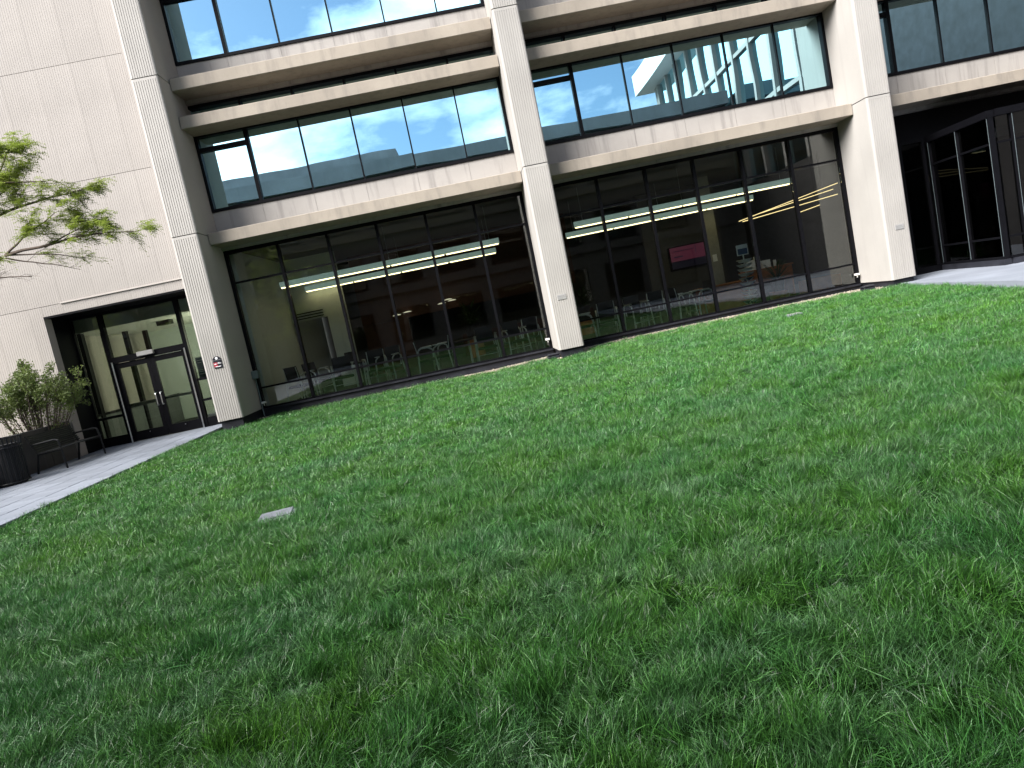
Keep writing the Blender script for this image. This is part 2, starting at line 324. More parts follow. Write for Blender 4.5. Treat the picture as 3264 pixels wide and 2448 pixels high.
for bi, (xa, xb) in enumerate(BAYS):
    for (z0, z1) in ((3.99, 4.26), (6.64, 6.91), (7.49, 7.76), (10.09, 10.36), (10.94, 11.21)):
        m = MB(); m.xprism([(-0.06, z0), (-0.06, z1 + 0.03), (YL + 0.012, z1 + 0.004), (YL, z1 - 0.008), (YL, z0 + 0.010), (YL + 0.012, z0)][::-1], xa + 0.018, xb - 0.018)
        m.build('ledge', M['ledge'], bld)
    js = [xa + 0.002] + UPM[bi] + [xb - 0.002]
    for (z0, z1) in ((3.915, 4.835), (7.40, 8.29), (10.86, 11.75)):
        for k in range(6):
            MB().box(js[k] + 0.004, js[k + 1] - 0.004, -0.125, 0.12, z0, z1).build('spandrel_panel', M['spandrel'], bld)
        MB().box(xa, xb, -0.115, 0.115, z0 + 0.004, z1 - 0.004).build('spandrel_backing', M['spandrel'], bld)
    # dark clerestory strips between the paired ledges
    for z0, z1 in ((6.93, 7.397), (10.38, 10.857)):
        o = MB().box(xa, xb, 0.10, 0.13, z0 - 0.1, z1).build('clerestory', M['mirror'], bld)
        fr_ = MB(); fr_.box(xa + 0.001, xb - 0.001, -0.02, 0.099, z1 - 0.075, z1 - 0.002)
        for xm in js[1:-1]: fr_.box(xm - 0.025, xm + 0.025, -0.015, 0.098, z0 - 0.09, z1 - 0.076)
        fr_.build('clerestory_frame', M['frame'], o)
    # window bands
    for z0, z1 in ((4.84, 6.66), (8.295, 10.11), (11.755, 13.6)):
        f = MB(); jw = 0.075
        f.box(xa + 0.004, xa + jw, -0.16, 0.02, z0, z1).box(xb - jw, xb - 0.004, -0.16, 0.02, z0, z1)
        f.box(xa + jw, xb - jw, -0.155, 0.02, z0, z0 + 0.07).box(xa + jw, xb - jw, -0.155, 0.02, z1 - 0.06, z1)
        win = f.build('window_band', M['frame'], bld)
        xs_ = [xa + jw] + UPM[bi] + [xb - jw]
        for k, xm in enumerate(UPM[bi]):
            w = 0.042 if k == 0 else 0.016
            MB().box(xm - w, xm + w, -0.15 if k == 0 else -0.125, 0.015, z0 + 0.07, z1 - 0.06).build('mullion', M['frame'], win)
        zt = z1 - 0.40
        MB().box(xs_[0], xs_[1] - 0.042, -0.14, 0.01, zt, zt + 0.10).build('transom', M['frame'], win)
        for k in range(6):
            ww0 = 0.0 if k == 0 else (0.042 if k == 1 else 0.016); ww1 = 0.042 if k == 0 else (0.016 if k < 5 else 0.0)
            def pane(za, zb_):
                o = MB().box(0, xs_[k + 1] - ww1 - xs_[k] - ww0, -0.004, 0.004, 0, zb_ - za).build('pane', M['mirror'], win)
                o.location = (xs_[k] + ww0, -0.07, za); o.rotation_euler = (R(random.uniform(-.10, .10)), 0, R(random.uniform(-.14, .14)))
            if k == 0: pane(z0 + 0.07, zt); pane(zt + 0.10, z1 - 0.06)
            else: pane(z0 + 0.07, z1 - 0.06)
    if bi == 2: continue
    # ground floor glazed wall
    f = MB(); f.box(xa + 0.002, xa + 0.085, -0.06, 0.08, -0.03, 3.912).box(xb - 0.075, xb - 0.002, -0.06, 0.08, -0.03, 3.912)
    f.box(xa + 0.085, xb - 0.075, -0.058, 0.078, 3.825, 3.911).box(xa + 0.085, xb - 0.075, -0.058, 0.078, -0.029, 0.012)
    gw = f.build('glazed_wall', M['frame'], bld)
    MB().box(xa + 0.002, xb - 0.002, -0.03, 0.15, -0.5, -0.075).build('base_panel', M['plinth'], gw)
    MB().box(xa + 0.002, xb - 0.002, -0.085, -0.005, -0.073, -0.031).build('sill', M['plinth'], gw)
    xs_ = [xa + 0.085] + GRM[bi] + [xb - 0.075]
    for k, xm in enumerate(GRM[bi]):
        MB().box(xm - 0.032, xm + 0.032, -0.075, 0.075, 0.012, 3.825).build('mullion', M['frame'], gw)
    for k in range(6):
        a = xs_[k] + (0.032 if k else 0); b = xs_[k + 1] - (0.032 if k < 5 else 0)
        for zt in (3.10, 0.465): MB().box(a, b, -0.05, 0.05, zt, zt + 0.045).build('transom', M['frame'], gw)
        for (za, zb_) in ((0.012, 0.465), (0.51, 3.10), (3.145, 3.825)):
            o = MB().box(0, b - a, -0.005, 0.005, 0, zb_ - za).build('pane', M['clear'], gw); o.location = (a, 0.0, za)
            o.rotation_euler = (R(random.uniform(-.08, .08)), 0, R(random.uniform(-.1, .1)))
# roof / dark building core so that nothing shows sky behind the windows
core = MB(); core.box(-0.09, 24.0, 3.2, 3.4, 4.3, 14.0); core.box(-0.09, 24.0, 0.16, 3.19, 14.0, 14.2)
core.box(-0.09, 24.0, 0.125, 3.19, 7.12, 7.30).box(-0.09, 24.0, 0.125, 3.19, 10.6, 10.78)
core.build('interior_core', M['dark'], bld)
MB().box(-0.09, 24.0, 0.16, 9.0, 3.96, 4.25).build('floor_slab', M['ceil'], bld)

# --- left ribbed wall of precast panels
def ribbed_panel(w, h, ribs=True, t=0.28):
    pts = [(w, t), (0, t), (0, 0)]
    if ribs:
        nr = max(1, int(round(w / 0.052))); stp = w / nr
        for k in range(nr):
            xc = stp * (k + 0.5); pts += [(xc - 0.008, 0), (xc - 0.005, 0.0028), (xc + 0.005, 0.0028), (xc + 0.008, 0)]
    pts.append((w, 0))
    return MB().prism(pts, 0, h)
wj = [-0.885, -1.28] + [-2.06 - 0.78 * k for k in range(8)]
rows = [(3.365, 5.915), (5.925, 8.435), (8.445, 10.99), (11.0, 13.6)]
pcache = {}
def put_panel(x0, x1, z0, z1, y=-1.0, ribs=True, par=None):
    w, h = round(x1 - x0 - 0.003, 3), round(z1 - z0, 3); key = (w, h, ribs)
    if key not in pcache:
        o = ribbed_panel(w, h, ribs).build('wall_panel', M['wall'], par or bld); pcache[key] = o.data
    else:
        o = bpy.data.objects.new('wall_panel', pcache[key]); COL.objects.link(o); o.parent = par or bld
    o.location = (x0 + 0.0015, y + random.uniform(-0.001, 0.001), z0); return o
for (z0, z1) in rows:
    for k in range(len(wj) - 1): put_panel(wj[k + 1], wj[k], z0, z1)
for k in range(len(wj) - 1):
    a, b = wj[k + 1], wj[k]
    if b <= -4.3: put_panel(a, b, -0.5, 3.355)
    elif a < -4.10 < b:
        put_panel(-4.10, b, 3.13, 3.355); put_panel(a, -4.10, -0.5, 3.355)
    else: put_panel(a, b, 3.13, 3.355)
put_panel(-0.885, -0.688, 3.13, 13.6, ribs=False)
lip = MB(); lip.xprism([(-1.03, 3.352), (-0.99, 3.352), (-0.99, 3.385), (-1.028, 3.372)][::-1], -3.64, -0.70); lip.build('drip_lip', M['wall'], bld)
# --- left entrance
ent = MB(); ent.box(-4.14, -4.105, -0.995, 0.06, -0.5, 3.128)                  # black return wall
ent.box(-4.105, -0.69, -0.995, 0.06, 3.085, 3.126)                              # black soffit
ent.box(-4.105, -4.06, -0.05, 0.05, -0.19, 3.085).box(-0.78, -0.69, -0.05, 0.05, -0.19, 3.085)
ent.box(-4.06, -0.78, -0.048, 0.048, 3.02, 3.085)
ep = ent.build('entrance_frame', M['frame'], bld)
for xm in (-3.375, -1.515): MB().box(xm - 0.05, xm + 0.05, -0.07, 0.07, -0.19, 3.02).build('mullion', M['frame'], ep)
MB().box(-3.325, -1.565, -0.07, 0.07, 1.80, 1.95).build('door_header', M['frame'], ep)
for a, b, zs_ in ((-4.06, -3.425, (0.50,)), (-1.465, -0.78, (0.98, 0.46))):
    for z in zs_: MB().box(a, b, -0.045, 0.045, z, z + 0.06).build('transom', M['frame'], ep)
    MB().box(a, b, -0.05, 0.05, -0.2, 0.05).build('kick_rail', M['frame'], ep)
    zz = [0.05] + [q for z in sorted(zs_) for q in (z, z + 0.06)] + [3.02]
    for k in range(0, len(zz), 2): MB().box(a, b, -0.004, 0.004, zz[k], zz[k + 1]).build('pane', M['door'], ep)
MB().box(-3.325, -1.565, -0.004, 0.004, 1.95, 3.02).build('pane', M['door'], ep)
MB().cbox(-2.68, -2.28, -0.16, -0.072, 1.86, 1.965, 0.008).build('door_sensor', M['plate'], ep)
for sgn, a, b in ((1, -3.325, -2.450), (-1, -2.440, -1.565)):
    d = MB(); d.box(a, a + 0.10, -0.03, 0.03, -0.17, 1.80).box(b - 0.10, b, -0.03, 0.03, -0.17, 1.80)
    d.box(a + 0.10, b - 0.10, -0.028, 0.028, 1.66, 1.79).box(a + 0.10, b - 0.10, -0.028, 0.028, -0.17, 0.06)
    dr = d.build('door', M['frame'], bld)
    MB().box(a + 0.10, b - 0.10, -0.004, 0.004, 0.06, 1.66).build('pane', M['door'], dr)
    MB().box(a + 0.03, b - 0.03, 0.05, 0.09, 0.70, 0.76).build('push_bar', M['steel'], dr)
    hx = b - 0.055 if sgn > 0 else a + 0.055; s2 = -1 if sgn > 0 else 1
    MB().tube([(hx, -0.03, 0.90), (hx, -0.10, 0.90), (hx + 0.004, -0.115, 0.87), (hx + 0.004, -0.115, 0.63), (hx, -0.10, 0.60), (hx, -0.03, 0.60)], 0.012, 8).build('handle', M['steel'], dr)
    hp = a - 0.01 if sgn > 0 else b + 0.01
    MB().tube([(hp, -0.10, -0.178), (hp, -0.10, 1.84)], 0.018, 10).build('pivot_post', M['steel'], dr)
    MB().tube([((a + b) / 2, -0.03, 0.0), ((a + b) / 2, -0.045, 0.0)], 0.012, 8).build('bolt', M['steel'], dr)
# lobby behind the doors with a ribbed side wall on its left
lob = MB(); lob.box(-4.12, -0.72, 0.07, 5.0, -0.4, -0.19); tag(lob.build('lobby_floor', M['carpet']), kind='structure')
lc = MB(); lc.box(-4.9, -0.75, 0.1, 5.0, 2.72, 2.85); lc.box(-4.9, -0.75, 0.06, 0.099, 2.70, 3.13); tag(lc.build('lobby_ceiling', M['white']), kind='structure')
MB().box(-2.75, -2.42, 1.5, 1.8, 2.60, 2.722).build('ceiling_box', M['frame'], bld)
lw = MB(); lw.box(-4.9, -0.75, 5.0, 5.1, -0.3, 2.9); lw.box(-0.75, -0.70, 0.1, 5.1, -0.3, 3.0); lw.box(-4.9, -4.15, 0.065, 0.095, -0.3, 2.69); tag(lw.build('lobby_wall', M['offwall']), kind='structure')
tag(MB().box(-5.0, -4.12, 0.07, 5.0, -0.4, -0.19).build('lobby_side_floor', M['carpet']), kind='structure')
sg = MB()
for y in (0.35, 1.45, 2.6, 3.8): sg.box(-4.22, -4.12, y, y + 0.16, -0.19, 2.72)
sg.box(-4.21, -4.13, 0.1, 5.0, 0.60, 0.66)
sgo = sg.build('side_glazing', M['frame'], bld)
MB().box(-4.18, -4.16, 0.1, 5.0, -0.19, 0.6).build('low_panel', simple('panel_grey', (0.10, 0.11, 0.11), 0.6), sgo)
for k in range(7):
    o = ribbed_panel(0.706, 2.9).build('wall_panel', M['wall'], bld); o.rotation_euler = (0, 0, R(90)); o.location = (-4.62, 0.1 + 0.7 * k, -0.19)
MB().box(-1.55, -0.80, 4.9, 4.98, -0.19, 1.95).build('inner_door', M['frame'], bld); MB().box(-3.0, -2.1, 4.9, 4.98, -0.19, 2.4).build('inner_door', M['frame'], bld)
t = empty('lobby_fill_panel', (-0.752, 2.4, 1.2), 0, 'tall glowing panel added out of view to brighten the left entrance lobby', 'fill light')  # unseen glowing panel added to brighten the lobby
MB().box(-0.03, -0.001, -1.55, 1.55, 0.0, 1.3).build('housing', M['white'], t); MB().box(-0.045, -0.031, -1.5, 1.5, 0.05, 1.25).build('diffuser', simple('fill_panel_glow', (.9, .9, .8), .5, emit=(1.0, 1.0, 0.78), es=3.6), t)
MB().tube([(-1.75, 2.2, -0.2), (-1.75, 2.2, 2.72)], 0.12, 16).build('lobby_post', M['frame'], bld)
MB().box(-1.40, -0.82, 0.012, 0.02, 1.02, 1.55).build('notice', M['poster'], ep)
nt_ = MB()
for (za, w) in ((1.46, .16), (1.40, .10), (1.22, .3), (1.18, .42), (1.12, .2)): nt_.box(-1.37, -1.37 + w, 0.006, 0.011, za, za + 0.02)
nt_.build('notice_text', M['signwhite'], ep)

# --- right entrance vestibule (bay 3 ground floor)
vb = MB(); vb.box(BAYS[2][0], 23.4, 0.10, 0.2, 3.2, 3.905); vb.box(BAYS[2][0], 23.4, 0.02, 0.099, 3.16, 3.24); vb.box(BAYS[2][0], 23.4, 0.05, 0.15, -0.4, 0.02)
for x in (16.25, 16.9, 17.5): vb.box(x, x + 0.06, 0.03, 0.12, 0.02, 3.16)
MB().box(BAYS[2][0], 17.6, 0.085, 0.095, 0.02, 3.16).build('pane', M['smoke'], vb.build('vestibule_back_frame', M['frame'], bld))
MB().box(BAYS[2][0], 23.4, -0.05, 0.099, 3.905, 3.95).build('head_band', M['spandrel'], bld)
MB().box(18.2, 23.4, 2.4, 2.5, -0.3, 3.9).build('vestibule_rear_wall', M['dark'], bld)
VA, VB, VC = Vector((17.66, 0.02, 0)), Vector((17.45, -2.42, 0)), Vector((20.6, -2.62, 0))
vs = MB()
def seg(mb, a, b, t, z0, z1):
    d = (b - a).normalized(); nrm = Vector((-d.y, d.x, 0)) * t
    mb.prism([((a - nrm).x, (a - nrm).y), ((b - nrm).x, (b - nrm).y), ((b + nrm).x, (b + nrm).y), ((a + nrm).x, (a + nrm).y)], z0, z1)
seg(vs, VA, VB, 0.08, 3.10, 3.25)
vest = vs.build('vestibule_frame', M['frame'], bld)
vd = (VC - VB).normalized()
m = MB(); seg(m, VB + vd * 0.09, VC, 0.08, 3.10, 3.25); m.build('fascia', M['frame'], vest)
m = MB(); seg(m, VA, VB, 0.05, 0.0, 0.055); m.build('sill', M['frame'], vest); m = MB(); seg(m, VB + vd * 0.06, VC, 0.05, 0.0, 0.055); m.build('sill', M['frame'], vest)
m = MB(); seg(m, VA, VB, 0.075, -0.2, -0.003); m.build('plinth', M['plinth'], vest); m = MB(); seg(m, VB + vd * 0.09, VC, 0.075, -0.2, -0.003); m.build('plinth', M['plinth'], vest)
MB().prism([(17.7, 0.0), (17.52, -2.36), (20.6, -2.56), (20.6, 0.0)], 3.11, 3.2).build('vestibule_roof', M['frame'], vest)
def lerp(a, b, t): return a + (b - a) * t
for a, b, ts in ((VA, VB, (0.03, 0.5, 0.985)), (VB, VC, (0.133, 0.40, 0.67))):
    for t in ts:
        q = lerp(a, b, t); dd = (b - a).normalized() * 0.03
        m = MB(); seg(m, q - dd, q + dd, 0.06, 0.056, 3.099); mo = m.build('mullion', M['frame'], vest)
        m = MB(); nn = Vector((-(b - a).normalized().y, (b - a).normalized().x, 0)) * -0.064
        m.tube([(q.x + nn.x, q.y + nn.y, 0.06), (q.x + nn.x, q.y + nn.y, 3.09)], 0.004, 5); m.build('highlight_strip', M['jbox'], mo)  # thin pale strip draws the bluish highlight along the mullion
    for t0_, t1_ in zip(ts[:-1], ts[1:]) if a is VA else zip((0.02,) + ts, ts + (1.0,)):
        for (za, zb_) in ((0.056, 0.46), (0.505, 2.52), (2.565, 3.099)):
            m = MB(); seg(m, lerp(a, b, t0_) + (b - a).normalized() * .031, lerp(a, b, t1_) - (b - a).normalized() * .031, 0.004, za, zb_); m.build('pane', M['smoke'], vest)
        for z in (0.46, 2.52):
            m = MB(); seg(m, lerp(a, b, t0_) + (b - a).normalized() * .031, lerp(a, b, t1_) - (b - a).normalized() * .031, 0.03, z, z + 0.045); m.build('transom', M['frame'], vest)
MB().box(18.05, 20.4, -1.6, -0.2, 2.86, 2.95).build('vestibule_ceiling_panel', simple('panel_pale', (0.5, 0.52, 0.52), 0.6), vest)
MB().tube([(19.05, 0.06, 0.90), (19.05, -0.05, 0.90), (19.07, -0.07, 0.88), (19.07, -0.07, 0.64), (19.05, -0.05, 0.62), (19.05, 0.06, 0.62)], 0.014, 8).build('handle', M['steel'], vest)
MB().box(18.4, 18.95, 0.03, 0.05, 0.66, 0.72).build('push_bar', M['steel'], vest)

# ------------------------------------------------------------------ ground floor interior
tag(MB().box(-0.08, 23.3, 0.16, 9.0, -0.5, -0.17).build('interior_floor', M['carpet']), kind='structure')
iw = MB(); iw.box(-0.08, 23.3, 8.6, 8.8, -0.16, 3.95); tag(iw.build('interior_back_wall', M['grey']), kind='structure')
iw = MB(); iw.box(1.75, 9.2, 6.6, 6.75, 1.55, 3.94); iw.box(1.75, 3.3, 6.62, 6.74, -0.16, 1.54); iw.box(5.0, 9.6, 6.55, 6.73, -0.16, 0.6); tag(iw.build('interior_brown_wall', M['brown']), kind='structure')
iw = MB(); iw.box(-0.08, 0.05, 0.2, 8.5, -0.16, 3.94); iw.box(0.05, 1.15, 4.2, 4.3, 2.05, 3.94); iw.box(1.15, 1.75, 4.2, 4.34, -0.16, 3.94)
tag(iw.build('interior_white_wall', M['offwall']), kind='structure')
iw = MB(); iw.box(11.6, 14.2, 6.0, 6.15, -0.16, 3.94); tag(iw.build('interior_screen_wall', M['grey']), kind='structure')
MB().box(13.25, 13.6, 4.6, 4.95, -0.16, 3.95).build('interior_column', simple('interior_column_paint', (0.3, 0.3, 0.27), .8), bld)
tag(MB().box(13.33, 13.47, 4.592, 4.597, 1.28, 1.5).build('paper_notice', M['paper']), 'small white paper notice taped to the indoor column', 'notice')
tag(MB().cbox(1.38, 1.66, 4.165, 4.197, 0.55, 0.85, 0.01).build('wall_picture', M['dark']), 'small dark picture on the pale indoor wall end', 'picture')
tag(MB().box(0.12, 1.05, 4.17, 4.197, 2.10, 2.13).box(0.12, 1.05, 4.17, 4.197, 2.18, 2.21).box(0.12, 1.05, 4.17, 4.197, 2.26, 2.29).build('air_grille', M['frame']), 'dark slotted air grille over the indoor doorway', 'grille')
def pendant(x0, x1, y, z, label):
    t = empty('pendant_light', (x0, y, z), 0, label, 'pendant light', 'linear pendant lights indoors'); Lx = x1 - x0
    h = MB(); h.cbox(0, Lx, -0.05, 0.05, 0.022, 0.17, 0.006); h.build('housing', M['lampside'], t)
    k = max(3, int(Lx / 1.25))
    for i in range(k):
        MB().box(Lx * i / k + 0.03, Lx * (i + 1) / k - 0.03, -0.045, 0.045, 0.0, 0.024).build('diffuser', M['lamp'], t)
    for xx in (0.25, Lx / 2, Lx - 0.25): MB().tube([(xx, 0, 0.165), (xx, 0, 3.96 - z)], 0.004, 5).build('cable', M['steel'], t)
pendant(0.66, 6.62, 1.5, 2.90, 'long linear pendant light hung close to the glass left of the middle column')
pendant(0.72, 6.60, 4.0, 2.87, 'long linear pendant light farther inside left of the middle column')
pendant(8.69, 14.70, 1.5, 2.90, 'long linear pendant light hung close to the glass right of the middle column')
pendant(8.78, 14.67, 4.0, 2.87, 'long linear pendant light farther inside right of the middle column')
for (p0, p1, lb) in (((14.12, 4.0, 2.33), (17.35, 4.0, 2.87), 'longest thin slanting light stick beside the right hand column'),
                     ((14.25, 4.05, 2.30), (17.33, 4.05, 2.54), 'thin light stick sloping gently below the longest one'),
                     ((14.95, 4.4, 2.46), (17.40, 4.4, 2.74), 'short thin light stick between two longer ones'),
                     ((16.0, 4.1, 2.22), (16.75, 4.1, 2.33), 'shortest thin light stick, lowest of the slanting set')):
    t = empty('light_stick', (p0[0], p0[1], -0.17), 0, lb, 'light stick', 'slanting light sticks indoors')
    a, b = Vector((0, 0, p0[2] + 0.17)), Vector((p1[0] - p0[0], p1[1] - p0[1], p1[2] + 0.17))
    MB().tube([a, b], 0.011, 6).build('tube', M['stick'], t)
    for q in (0.15, 0.85):
        c = lerp(a, b, q); MB().tube([c + Vector((0, 0, 0.01)), (c.x, c.y, 4.12)], 0.003, 4).build('cable', M['frame'], t)
for k, (x, y) in enumerate(((3.0, 6.2), (3.35, 6.4), (4.55, 6.2), (4.9, 6.4), (4.8, 5.9))):  # glowing discs stand in for reflections of lamps
    z = 1.68 + 0.04 * k
    t = empty('reflection_disc', (x, y, z), 0, 'small glowing disc deep in the dim lounge, standing in for a reflected light', 'lamp', 'small reflection discs in the lounge')
    MB().lathe([(0.12, 0), (0.15, 0.012), (0.05, 0.035)], n=14).build('disc', M['dot'], t); MB().tube([(0, 0, 0.03), (0, 0, 3.95 - z)], 0.003, 4).build('cable', M['frame'], t)
def chair():
    t = empty('armchair', (0, 0, 0), 0, 'dark armchair with silver tubular arms behind the ground floor glass', 'chair', 'tubular armchairs behind the glass')
    for s in (-1, 1):
        x = 0.27 * s
        MB().tube([(x * 1.1, -0.24, 0), (x, -0.20, 0.60), (x, -0.16, 0.72), (x, -0.06, 0.78), (x, 0.12, 0.79), (x, 0.20, 0.74), (x, 0.22, 0.60), (x * 1.1, 0.27, 0)], 0.018, 7).build('side_frame', M['chrome'], t)
        MB().cbox(x - 0.025, x + 0.025, -0.17, 0.10, 0.785, 0.81, 0.008).build('arm_pad', M['chrome'], t)
    MB().cbox(-0.25, 0.25, -0.24, 0.22, 0.44, 0.50, 0.02).build('seat', M['darkfab'], t)
    MB().tube([(-0.27, -0.2, 0.30), (0.27, -0.2, 0.30)], 0.009, 6).build('stretcher', M['chrome'], t)
    b = MB(); b.tube([(-0.22, 0.20, 0.45), (-0.22, 0.27, 0.98)], 0.011, 6).tube([(0.22, 0.20, 0.45), (0.22, 0.27, 0.98)], 0.011, 6).build('back_post', M['chrome'], t)
    b = MB(); b.xprism([(0.20, 0.60), (0.27, 1.0), (0.24, 1.0), (0.17, 0.60)], -0.23, 0.23); b.build('backrest', M['darkfab'], t)
    return t
ch0 = chair(); first = True
for (x, y, rz, side) in ((0.75, 0.85, 150, 0), (1.15, 1.2, 60, 0), (1.95, 0.6, 12, 0), (2.75, 0.9, 200, 0), (3.15, 0.6, -30, 0), (4.15, 0.55, 95, 0), (4.55, 0.95, 260, 0), (5.72, 0.5, 5, 0), (6.48, 0.5, 20, 0), (6.85, 1.1, 200, 0),
                         (8.35, 0.55, 80, 1), (9.0, 0.9, 170, 1), (9.75, 0.55, 20, 1), (10.25, 0.95, 190, 1), (10.95, 0.55, 100, 1), (11.45, 0.55, -80, 1)):
    o = ch0 if first else copy_tree(ch0); first = False
    o.location = (x, y, -0.17); o.rotation_euler = (0, 0, R(rz))
    o['label'] = 'dark armchair with silver tubular arms behind the glass %s of the middle column' % ('right' if side else 'left')
    o['group'] = 'tubular armchairs %s of the middle column' % ('right' if side else 'left')
def table(x, y, label):
    t = empty('lounge_table', (x, y, -0.17), 0, label, 'table', 'lounge tables')
    MB().lathe([(0.40, 0.70), (0.42, 0.715), (0.42, 0.735), (0.40, 0.745)], n=24).build('tabletop', M['darkfab'], t)
    MB().lathe([(0.03, 0.02), (0.03, 0.705)], n=10).build('leg', M['chrome'], t); MB().lathe([(0.26, 0), (0.26, 0.012), (0.04, 0.03)], n=18).build('base', M['chrome'], t)
table(2.35, 1.75, 'round dark table among the armchairs beside the left glass'); table(5.25, 1.9, 'round dark table nearer the middle column on its left'); table(9.4, 1.9, 'round dark table just right of the middle column')
# screen
t = empty('wall_screen', (13.0, 5.99, 1.2), 0, 'dim wall screen showing a pink slide with a dark lower band', 'screen')
MB().cbox(-0.68, 0.68, -0.06, 0.0, 0.04, 0.84, 0.01).build('bezel', M['frame'], t)
MB().box(-0.61, 0.61, -0.065, -0.0605, 0.34, 0.80).build('picture', M['pink'], t); MB().box(-0.61, 0.61, -0.065, -0.0605, 0.10, 0.338).build('lower_band', M['navy'], t)
MB().box(-0.5, 0.2, -0.069, -0.0655, 0.66, 0.68).box(-0.5, -0.2, -0.069, -0.0655, 0.46, 0.50).box(0.25, 0.27, -0.069, -0.0655, 0.5, 0.78).build('slide_text', M['navy'], t)
# brochure rack
t = empty('brochure_rack', (12.66, 0.36, -0.17), R(8), 'white revolving brochure rack with a blue header card behind the glass', 'rack')
MB().tube([(0, 0, 0.02), (0, 0, 1.50)], 0.016, 8).build('post', M['chrome'], t); MB().lathe([(0.20, 0), (0.20, 0.015), (0.03, 0.03)], n=18).build('base', M['chrome'], t)
hd = MB().box(-0.16, 0.15, -0.012, 0.012, 1.45, 1.72).build('header_card', M['paper'], t); MB().box(-0.14, 0.13, -0.017, -0.0125, 1.47, 1.62).build('print', M['blue'], hd)
for k in range(11):
    z = 0.08 + k * 0.118
    for q in range(4):
        a = q * 1.5708 + 0.3 * (k % 2); cx_, sx_ = math.cos(a), math.sin(a)
        m = MB(); o_ = lambda u, v, w: (u * cx_ - v * sx_, u * sx_ + v * cx_, z + w)
        w_ = 0.11 + 0.02 * random.random()
        m.add([o_(-w_, -0.05, 0), o_(w_, -0.05, 0), o_(w_ * 1.15, -0.15, 0.075), o_(-w_ * 1.15, -0.15, 0.075), o_(-w_, -0.035, 0.006), o_(w_, -0.035, 0.006), o_(w_ * 1.15, -0.135, 0.08), o_(-w_ * 1.15, -0.135, 0.08)],
              [(0, 1, 2, 3), (7, 6, 5, 4), (0, 4, 5, 1), (3, 2, 6, 7), (0, 3, 7, 4), (1, 5, 6, 2)])
        m.build('leaflet_tray', M['paper'] if random.random() < .8 else M['blue'], t)
# wooden desk, low cabinet, planter box
t = empty('reception_desk', (12.35, 2.2, -0.17), 0, 'orange wood reception desk beside the brochure rack', 'desk')
MB().cbox(-0.30, 1.1, 0, 0.05, 0.03, 0.72, 0.006).build('front_panel', M['wood'], t); MB().cbox(-0.34, 1.14, -0.05, 0.7, 0.722, 0.76, 0.006).build('desktop', M['wood'], t); MB().box(-0.3, -0.25, 0.051, 0.65, 0.0, 0.72).box(1.05, 1.1, 0.051, 0.65, 0.0, 0.72).build('side_panel', M['wood'], t)
t = empty('work_desk', (14.2, 3.0, -0.17), 0, 'wooden work desk covered with papers behind the potted plant', 'desk')
MB().cbox(-0.6, 0.8, -0.3, 0.4, 0.92, 0.96, 0.006).build('desktop', M['wood'], t); MB().box(-0.55, 0.75, -0.28, -0.25, 0.55, 0.918).build('front_panel', M['wood'], t)
for lx in (-0.55, 0.7): MB().box(lx, lx + 0.05, -0.25, 0.35, 0, 0.918).build('leg', M['wood'], t)
for k, (px, py, w, h, d) in enumerate(((13.75, 2.95, .22, .30, .16), (13.98, 2.9, .14, .38, .14), (14.18, 2.95, .26, .22, .2), (14.5, 2.85, .07, .18, .07))):
    tag(MB().cbox(px, px + w, py, py + d, 0.79, 0.79 + h, 0.006).build('paper_stack', M['paper']), 'stack of white papers and folders on the work desk', 'papers', 'papers on the work desk')
t = empty('wooden_box', (14.95, 1.2, -0.17), 0, 'low orange wooden box on the floor at the right end of the glass', 'box')
MB().box(-0.48, 0.47, -0.25, -0.22, 0, 0.44).box(-0.48, 0.47, 0.22, 0.25, 0, 0.44).build('side', M['wood'], t); MB().box(-0.48, -0.45, -0.219, 0.219, 0, 0.44).box(0.44, 0.47, -0.219, 0.219, 0, 0.44).build('end', M['wood'], t); MB().box(-0.449, 0.439, -0.219, 0.219, 0.0, 0.38).build('fill', M['soil'], t)
def house_plant(x, y, z, s, label, dens=70):
    t = empty('potted_plant', (x, y, z), 0, label, 'plant', 'indoor plants')
    MB().lathe([(0.13 * s, 0), (0.18 * s, 0.28 * s), (0.19 * s, 0.3 * s), (0.15 * s, 0.28 * s)], n=14).build('pot', M['darkfab'], t)
    m = MB(); sm = MB()
    for k in range(dens):
        a = random.random() * 6.28; e = random.uniform(0.3, 1.3); L_ = random.uniform(.35, .75) * s
        b = Vector((0, 0, .28 * s)); d = Vector((math.cos(a) * math.cos(e), math.sin(a) * math.cos(e), math.sin(e)))
        p1 = b + d * L_ * .6; p2 = b + d * L_ - Vector((0, 0, .12 * s)); sd = d.cross(Vector((0, 0, 1))).normalized() * 0.022 * s
        sm.tube([b, p1], .004 * s, 4, False); m.add([p1 - sd * .4, p1 + sd * .4, lerp(p1, p2, .5) + sd, p2, lerp(p1, p2, .5) - sd], [(0, 1, 2, 3, 4)])
    sm.build('stem', M['ileaf'], t); m.build('leaf', M['ileaf'], t)
house_plant(5.4, 5.2, 0.45, 1.5, 'dark leafy potted plant deep in the lounge left of the middle column'); house_plant(9.0, 5.0, 0.3, 1.4, 'dark leafy potted plant deep in the lounge right of the middle column'); house_plant(14.1, 1.9, 0.1, 1.1, 'green leafy plant on the floor near the work desk', 90)
for (x, y, s) in ((5.4, 5.2, 0.62), (9.0, 5.0, 0.47), (14.1, 1.9, 0.27)):
    tag(MB().lathe([(0.26, -0.17), (0.26, -0.17 + s), ], (x, y), 16).build('plant_stand', M['wood']), 'squat wooden drum under an indoor plant', 'stand', 'plant stands')

